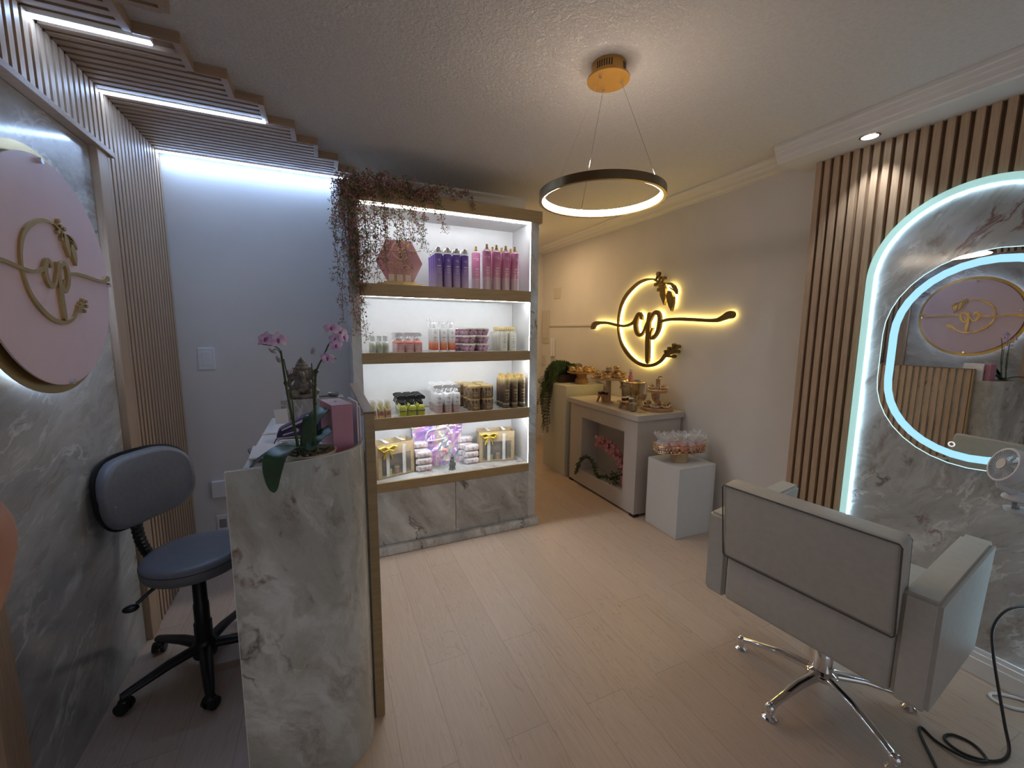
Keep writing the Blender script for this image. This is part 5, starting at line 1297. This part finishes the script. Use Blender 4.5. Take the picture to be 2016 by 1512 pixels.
for i in range(3):
    a = rad(200+120*i); put_pastry((2.495+.045*cos(a), 3.68+.045*sin(a), 1.0705+.0), f'glazed cream puff near the middle of the tall plinth cake stand, {["left", "front right", "back right"][i]}', 'cream puffs on the bowl footed cake stand', rng.uniform(0, 6))
for i in range(7):
    a = rad(225+51.4*i); put_pastry((2.375+.118*cos(a), 3.065+.118*sin(a), 1.0775), f'drizzled cream puff at the {["front left", "front", "front right", "right", "back", "back left", "left"][i]} edge of the slim post cake stand', 'cream puffs on the slim post cake stand', rng.uniform(0, 6))
for i in range(3):
    a = rad(210+120*i); put_pastry((2.375+.050*cos(a), 3.065+.050*sin(a), 1.0775), f'drizzled cream puff near the middle of the slim post cake stand, {["left", "right", "back"][i]}', 'cream puffs on the slim post cake stand', rng.uniform(0, 6))
for i in range(2):
    put_pastry((2.375+.09*(i-.5), 3.065-.06, 1.131), f'drizzled cream puff piled on top of the slim post cake stand, {["left", "right"][i]}', 'cream puffs on the slim post cake stand', rng.uniform(0, 6))

# small stools with chocolate cups
def stool(loc, rz, label, big=1.):
    t = thing('mini_stool', label, 'serving stool', loc, rz)
    MB().lathe([(.052*big, .060), (.056*big, .063), (.056*big, .073), (.052*big, .075)], 32).build('top', CW, t, angle=40)
    for k in range(4):
        a = rad(45+90*k); c, s_ = cos(a), sin(a)
        MB().tube([(c*.053, s_*.053, 0), (c*.034, s_*.034, .060)], [.009, .012], 12).build('leg', CW, t, True)
    return t
stool((2.335, 3.085, .845), 0, 'round mini wooden stool with chocolate cups under the slim post cake stand')
t = thing('mini_stool', 'square topped mini wooden stool with chocolate cups before the ice bucket', 'serving stool', (2.325, 2.735, .845), rad(6))
MB().rbox(-.062, .062, -.062, .062, .060, .071, .003).build('top', CW2, t)
for k in range(4):
    a = rad(45+90*k); c, s_ = cos(a), sin(a); MB().tube([(c*.062, s_*.062, 0), (c*.045, s_*.045, .060)], [.012, .014], 10).build('leg', CW, t, True)
def cup():
    t = thing('chocolate_cup', 'x', 'sweet')
    MB().lathe([(.017, 0), (.022, .022), (.0225, .024)], 18).build('cup', CHOC, t, angle=40)
    mb = MB(); mb.lathe([(.021, .024), (.018, .030), (.006, .033), (.001, .0335)], 18, close=False)
    for k in range(5): mb.ball((.012*cos(k*1.26), .012*sin(k*1.26), .030), .004, 6, 4)
    mb.build('topping', CREAMT, t, angle=60); return t
pc_ = None
for (sx_, sy_, sz_, nm) in ((2.335, 3.085, .920, 'round mini stool'), (2.325, 2.735, .916, 'square topped mini stool')):
    for (dx, dy, wd) in ((-.026, .012, 'left'), (.014, -.026, 'front'), (.024, .020, 'right')):
        lab = f'chocolate cup with pale topping, {wd} one on the {nm}'
        if pc_ is None: pc_ = cup(); pc_.location = (sx_+dx, sy_+dy, sz_); pc_['label'] = lab; pc_['group'] = 'chocolate cups on mini stools'
        else: copy_tree(pc_, (sx_+dx, sy_+dy, sz_), lab, None, 'chocolate cups on mini stools')
# ice bucket + bottle
t = thing('ice_bucket', 'polished metal ice bucket on the console behind the glasses', 'bucket', (2.505, 2.885, .845))
MB().lathe([(.085, 0), (.088, .004), (.112, .190), (.121, .206), (.124, .212), (.120, .214), (.108, .190), (.084, .012), (.001, .010)], 48, close=False).lathe([(.085, 0), (.001, 0)], 48, close=False).build('bucket', STEEL, t, angle=40)
MB().lathe([(.106, .165), (.001, .166)], 40, close=False).build('ice', plain('ice', (.55, .52, .48), .2, var=.4, nscale=60), t)
for s in (-1, 1): MB().tube(catmull([(s*.108, -.02, .17), (s*.128, -.018, .16), (s*.130, 0, .15), (s*.128, .018, .16), (s*.108, .02, .17)], 5), .004, 8).build('ring_handle', STEEL, t, True)
t = thing('pink_bottle', 'slim pink glass bottle standing in the ice bucket', 'bottle', (2.468, 2.872, 1.012))
MB().lathe([(.022, 0), (.022, .09), (.014, .105), (.013, .135)], 20).build('glass_body', plain('pink_glass', (.62, .22, .22), .1, var=.02), t, angle=40)
MB().lathe([(.0145, .135), (.0145, .158), (.012, .160)], 18).build('clear_cap', thin_film('bottle_cap', (.85, .75, .70), .6), t, angle=40)
# glasses
CHAMP = glass('sparkling_wine', (.90, .55, .36), 0, 1.33)
GT = glass('thin_glass', (.97, .98, .98), 0., 1.45)
def flute(loc, label, fill=True):
    t = thing('champagne_flute', label, 'glass', loc, 0, 'champagne flutes')
    MB().lathe([(.033, 0), (.033, .002), (.006, .006), (.0035, .012), (.0035, .085), (.010, .095), (.022, .118), (.029, .150), (.029, .185), (.025, .235), (.0238, .235), (.0278, .185), (.0278, .150), (.020, .120), (.002, .100)], 28, close=False).build('glass', GT, t, angle=50)
    if fill: MB().lathe([(.004, .1015), (.019, .1195), (.0265, .148), (.0265, .152), (.001, .152)], 24, close=False).build('wine', plain('rose_wine', (.50, .20, .08), .05, var=0), t, angle=50)
    return t
flute((2.435, 2.535, .845), 'champagne flute partly filled with rose wine, beside the two tier stand')
flute((2.325, 2.550, .845), 'champagne flute between the tumbler and the filled flute', True)
t = thing('tumbler_glass', 'straight clear water glass at the front edge of the console', 'glass', (2.292, 2.628, .845))
MB().lathe([(.032, 0), (.035, .004), (.036, .135), (.034, .135), (.033, .012), (.001, .010)], 28, close=False).lathe([(.032, 0), (.001, 0)], 28, close=False).build('glass', GT, t, angle=40)
# two tier stand
t = thing('two_tier_stand', 'two tier wooden stand with a handle hook on the near end of the console', 'cake stand', (2.535, 2.61, .845))
MB().lathe([(.128, 0), (.132, .004), (.132, .022), (.128, .025)], 44).build('lower_tier', CW, t, angle=40)
MB().lathe([(.078, .150), (.082, .153), (.082, .170), (.078, .172)], 36).build('upper_tier', CW, t, angle=40)
MB().lathe([(.018, .025), (.018, .150)], 20).lathe([(.018, .172), (.018, .262), (.014, .266)], 20).build('post', CW, t, angle=40)
MB().tube(catmull([(0, 0, .262), (.004, 0, .276), (.02, -.004, .282), (.032, -.006, .276)], 5), .0035, 8).build('hook', BLACK, t, True)
def papered():
    t = thing('tartlet', 'x', 'pastry')
    mb = MB(); n = 16
    mb.lathe([(.018, 0), (.030, .014), (.034, .020)], n)
    for k in range(8):
        a = 2*pi*k/8; mb.tube([(.026*cos(a), .026*sin(a), .006), (.041*cos(a), .041*sin(a), .020)], [.006, .007], 6, squash=.3)
    mb.build('lace_paper', PAPER, t, angle=60)
    mb = MB()
    for k in range(5): a = 2*pi*k/5; mb.ball((.013*cos(a), .013*sin(a), .026), .011, 8, 6)
    mb.ball((0, 0, .034), .011, 8, 6); mb.build('filling', PASTRY, t, True)
    MB().ball((.016, -.016, .030), .008, 8, 6).build('chocolate_chip', CHOC, t, True)
    return t
tp_ = None
for i in range(6):
    a = rad(215+60*i); lab = f'tartlet in white lace paper, {["front left", "front", "front right", "back right", "back", "left"][i]} on the lower tier'
    p = (2.535+.085*cos(a), 2.61+.085*sin(a), .870)
    if tp_ is None: tp_ = papered(); tp_.location = p; tp_['label'] = lab; tp_['group'] = 'tartlets on the two tier stand'
    else: copy_tree(tp_, p, lab, rng.uniform(0, 6), 'tartlets on the two tier stand')
copy_tree(tp_, (2.578, 2.585, 1.017), 'tartlet in white lace paper on the upper tier, right side', 1., 'tartlets on the two tier stand')
copy_tree(tp_, (2.520, 2.66, 1.017), 'tartlet in white lace paper on the upper tier, behind the post', 2., 'tartlets on the two tier stand')

# gold basket with wrapped sweets
bk = thing('gold_basket', 'gold bead basket on a wooden foot, on the low white plinth', 'basket', (2.405, 2.22, .53), rad(-16))
MB().lathe([(.062, 0), (.066, .006), (.062, .03), (.064, .07), (.058, .074)], 14).build('wooden_foot', CW2, bk, angle=30)
mb = MB(); hw, hd = .195, .085
def oval(k, n, z, a=hw, b=hd): q = 2*pi*k/n; return Vector((a*abs(cos(q))**.7*(1 if cos(q) > 0 else -1), b*abs(sin(q))**.7*(1 if sin(q) > 0 else -1), z))
for z, rr in ((.079, 1.), (.125, 1.), (.128, 1.)):
    P_ = [oval(k, 40, z) for k in range(41)]; mb.tube(P_, .003, 6, False)
for k in range(40):
    a, b = oval(k, 40, .079), oval(k+1, 40, .125); mb.tube([a, b], .0014, 4, False)
    a, b = oval(k+1, 40, .079), oval(k, 40, .125); mb.tube([a, b], .0014, 4, False)
P_ = [oval(k, 40, .074, hw-.01, hd-.006) for k in range(40)]
mb.add(P_+[p+Vector((0, 0, .004)) for p in P_], [tuple(range(40)), tuple(range(40, 80))]+[(i, (i+1) % 40, 40+(i+1) % 40, 40+i) for i in range(40)])
mb.build('basket_frame', GOLD, bk)
mb = MB()
for k in range(40):
    for z in (.090, .113): mb.ball(oval(k+.5*(z > .1), 40, z), .0065, 6, 4)
mb.build('beads', plain('crystal_bead', (.75, .62, .45), .1, .4, var=.3, nscale=90), bk, True)
for s in (-1, 1):
    mb = MB(); mb.tube(catmull([(s*.195, -.03, .128), (s*.212, -.02, .15), (s*.215, 0, .155), (s*.212, .02, .15), (s*.195, .03, .128)], 5), .0032, 8); mb.build('handle', GOLD, bk, True)
CELLO = thin_film('cellophane', (.80, .80, .82), .34, .06)
SW = [plain('pink_sweets', (.70, .40, .46), .4, var=.25, nscale=70), plain('lilac_sweets', (.66, .56, .70), .4, var=.2, nscale=70), plain('red_sweets', (.70, .22, .22), .4, var=.2, nscale=70)]
mt = Matrix.Translation((2.405, 2.22, .53)) @ Matrix.Rotation(rad(-16), 4, 'Z')
nm_ = ['far left', 'left of centre', 'centre', 'right of centre', 'far right']
for r, yy in ((0, -.036), (1, .036)):
    for c in range(5):
        x = -.144+.072*c
        t = thing('sweet_bag', f'cellophane bag of pink sweets, {nm_[c]} in the {"front" if r == 0 else "back"} row of the gold basket', 'sweet bag', (mt @ Vector((x, yy, .0785)))[:], rad(-16)+rng.uniform(-.3, .3), 'cellophane sweet bags in the gold basket')
        mb = MB(); rg = random.Random(c*7+r)
        mb.rbox(-.030, .030, -.026, .026, 0.0005, .062, .010, 2)
        mb.build('sweets', SW[(c*2+r) % 3 if not (c == 2 and r == 0) else 2], t, angle=50)
        mb = MB(); n = 18; rings = []
        for z, rr, jit in ((.0005, .030, 0), (.05, .034, .002), (.072, .026, .003), (.082, .010, .001), (.100, .026, .007), (.125, .040, .012), (.135, .043, .014)):
            rings.append([((rr+rg.uniform(-jit, jit))*cos(2*pi*k/n), (rr+rg.uniform(-jit, jit))*sin(2*pi*k/n)*.8, max(.0005, z+rg.uniform(-jit, jit))) for k in range(n)])
        vs = [p for R_ in rings for p in R_]
        mb.add(vs, [(i*n+k, i*n+(k+1) % n, (i+1)*n+(k+1) % n, (i+1)*n+k) for i in range(len(rings)-1) for k in range(n)])
        mb.build('cellophane', CELLO, t)

# pink orchid and ivy in the niche
t = thing('pink_potted_orchid', 'pink artificial orchid in a rose pot inside the console niche', 'plant', (2.325, 2.715, .158))
MB().lathe([(.040, 0), (.043, .004), (.048, .098), (.050, .105), (.046, .105), (.044, .092), (.001, .090)], 28, close=False).lathe([(.04, 0), (.001, 0)], 28, close=False).build('pot', plain('rose_pot', (.52, .22, .22), .5, var=.02), t, angle=40)
OP = plain('deep_pink_petal', (.62, .25, .29), .55, var=.25, nscale=50); IVY = plain('ivy_leaf', (.05, .10, .03), .55, var=.35, nscale=20)
ST = catmull([(0, 0, .09), (-.01, .015, .17), (-.02, .07, .25), (-.03, .15, .30), (-.04, .26, .325), (-.045, .36, .33)], 8)
st = MB().tube(ST, .0025, 6); bl = MB(); rng = random.Random(21)
for i, p in enumerate(ST):
    if i < 9: continue
    for _ in range(4 if i < len(ST)-5 else 2):
        c = p+Vector((rng.uniform(-.035, .03), rng.uniform(-.02, .02), rng.uniform(-.045, .045)))
        c.x = max(c.x, -.075); st.tube([p, c], .0009, 4, False)
        ax = Vector((-1, rng.uniform(-.6, .2), rng.uniform(-.3, .6))).normalized(); u = ax.cross(Vector((0, 0, 1))).normalized(); v_ = u.cross(ax)
        for k in range(5):
            a = rad(72*k+90); d = u*cos(a)+v_*sin(a); s_ = ax.cross(d); L_ = .023
            bl.add([c, c+d*L_*.5+s_*L_*.38+ax*.003, c+d*L_+ax*.001, c+d*L_*.5-s_*L_*.38+ax*.003], [(0, 1, 2, 3)])
        bl.ball(c+ax*.003, .003, 6, 4)
st.build('stem', STEMM, t, True); bl.build('blossoms', OP, t)
lf = MB()
for k in range(70):
    p = Vector((rng.uniform(-.05, .04), rng.uniform(-.03, .08), rng.uniform(.085, .17))); leaf(lf, p, rv(), rv(), .022, .008)
lf.build('foliage', IVY, t)
t = thing('ivy_garland', 'green artificial ivy garland curling along the floor of the console niche', 'artificial plant')
G = catmull([(2.31, 2.79, .23), (2.27, 2.84, .20), (2.25, 2.90, .20), (2.235, 2.97, .175), (2.23, 3.02, .21), (2.235, 3.07, .28), (2.225, 3.14, .315), (2.205, 3.20, .29), (2.197, 3.235, .235), (2.195, 3.27, .17), (2.192, 3.285, .12)], 8)
st = MB().tube(G, .0015, 5); lf = MB()
for i, p in enumerate(G):
    for _ in range(7):
        q = p+rv()*.012; d = rv(); 
        leaf(lf, q, d, rv(), .017, .007)
for k in range(90):
    p = Vector((rng.uniform(2.24, 2.29), rng.uniform(2.76, 2.83), rng.uniform(.162, .26))); leaf(lf, p, rv(), rv(), .02, .008)
st.build('vine', STEMM, t, True); lf.build('leaves', IVY, t)

# fern in a dark box
t = thing('trailing_fern', 'green trailing fern in a dark wooden box at the back of the tall plinth', 'plant', (2.40, 3.86, .946))
MB().box(-.11, .11, -.075, -.067, 0, .085).box(-.11, .11, .067, .075, 0, .085).box(-.11, -.102, -.067, .067, 0, .085).box(.102, .11, -.067, .067, 0, .085).box(-.102, .102, -.067, .067, 0, .006).build('planter_box', plain('dark_wood_box', (.055, .03, .018), .5, var=.2), t)
FERN = plain('fern_green', (.045, .10, .035), .55, var=.35, nscale=12)
lf = MB(); st = MB()
def frond(P, wd):
    P = catmull(P, 10); st.tube(P, .0014, 4, False)
    for i, p in enumerate(P[2:]):
        d = (P[min(i+3, len(P)-1)]-P[i+1]).normalized(); s_ = d.cross(Vector((.3, -1, .2))).normalized()
        w_ = wd*(1-.7*i/len(P))
        for sg in (-1, 1): leaf(lf, p, (s_*sg+d*.8+rv()*.15), Vector((0, -1, 0)), w_, w_*.14)
for k in range(44):
    x0 = rng.uniform(-.10, .05); y0 = rng.uniform(-.06, .06); dr = rng.uniform(-.26, -.12); dp = rng.choice([.05, .15, .25, .35, .45, .5, .55]); 
    frond([(x0, y0, .07), (x0-.05, y0-.01, .16+rng.uniform(0, .05)), (dr*.85+x0*.2, y0-.02, .13+rng.uniform(-.03, .03)), (-.265+rng.uniform(-.05, .045), y0-.03, .04-dp*.4), (-.275+rng.uniform(-.06, .05), y0-.03, .02-dp)], .05)
for k in range(12):
    x0 = rng.uniform(-.08, .09); frond([(x0, 0, .07), (x0+rng.uniform(-.03, .03), -.03, .17), (x0+rng.uniform(-.05, .08), -.08, .19), (x0+rng.uniform(-.05, .12), -.12, .15)], .035)
st.build('stems', STEMM, t); lf.build('fronds', FERN, t)
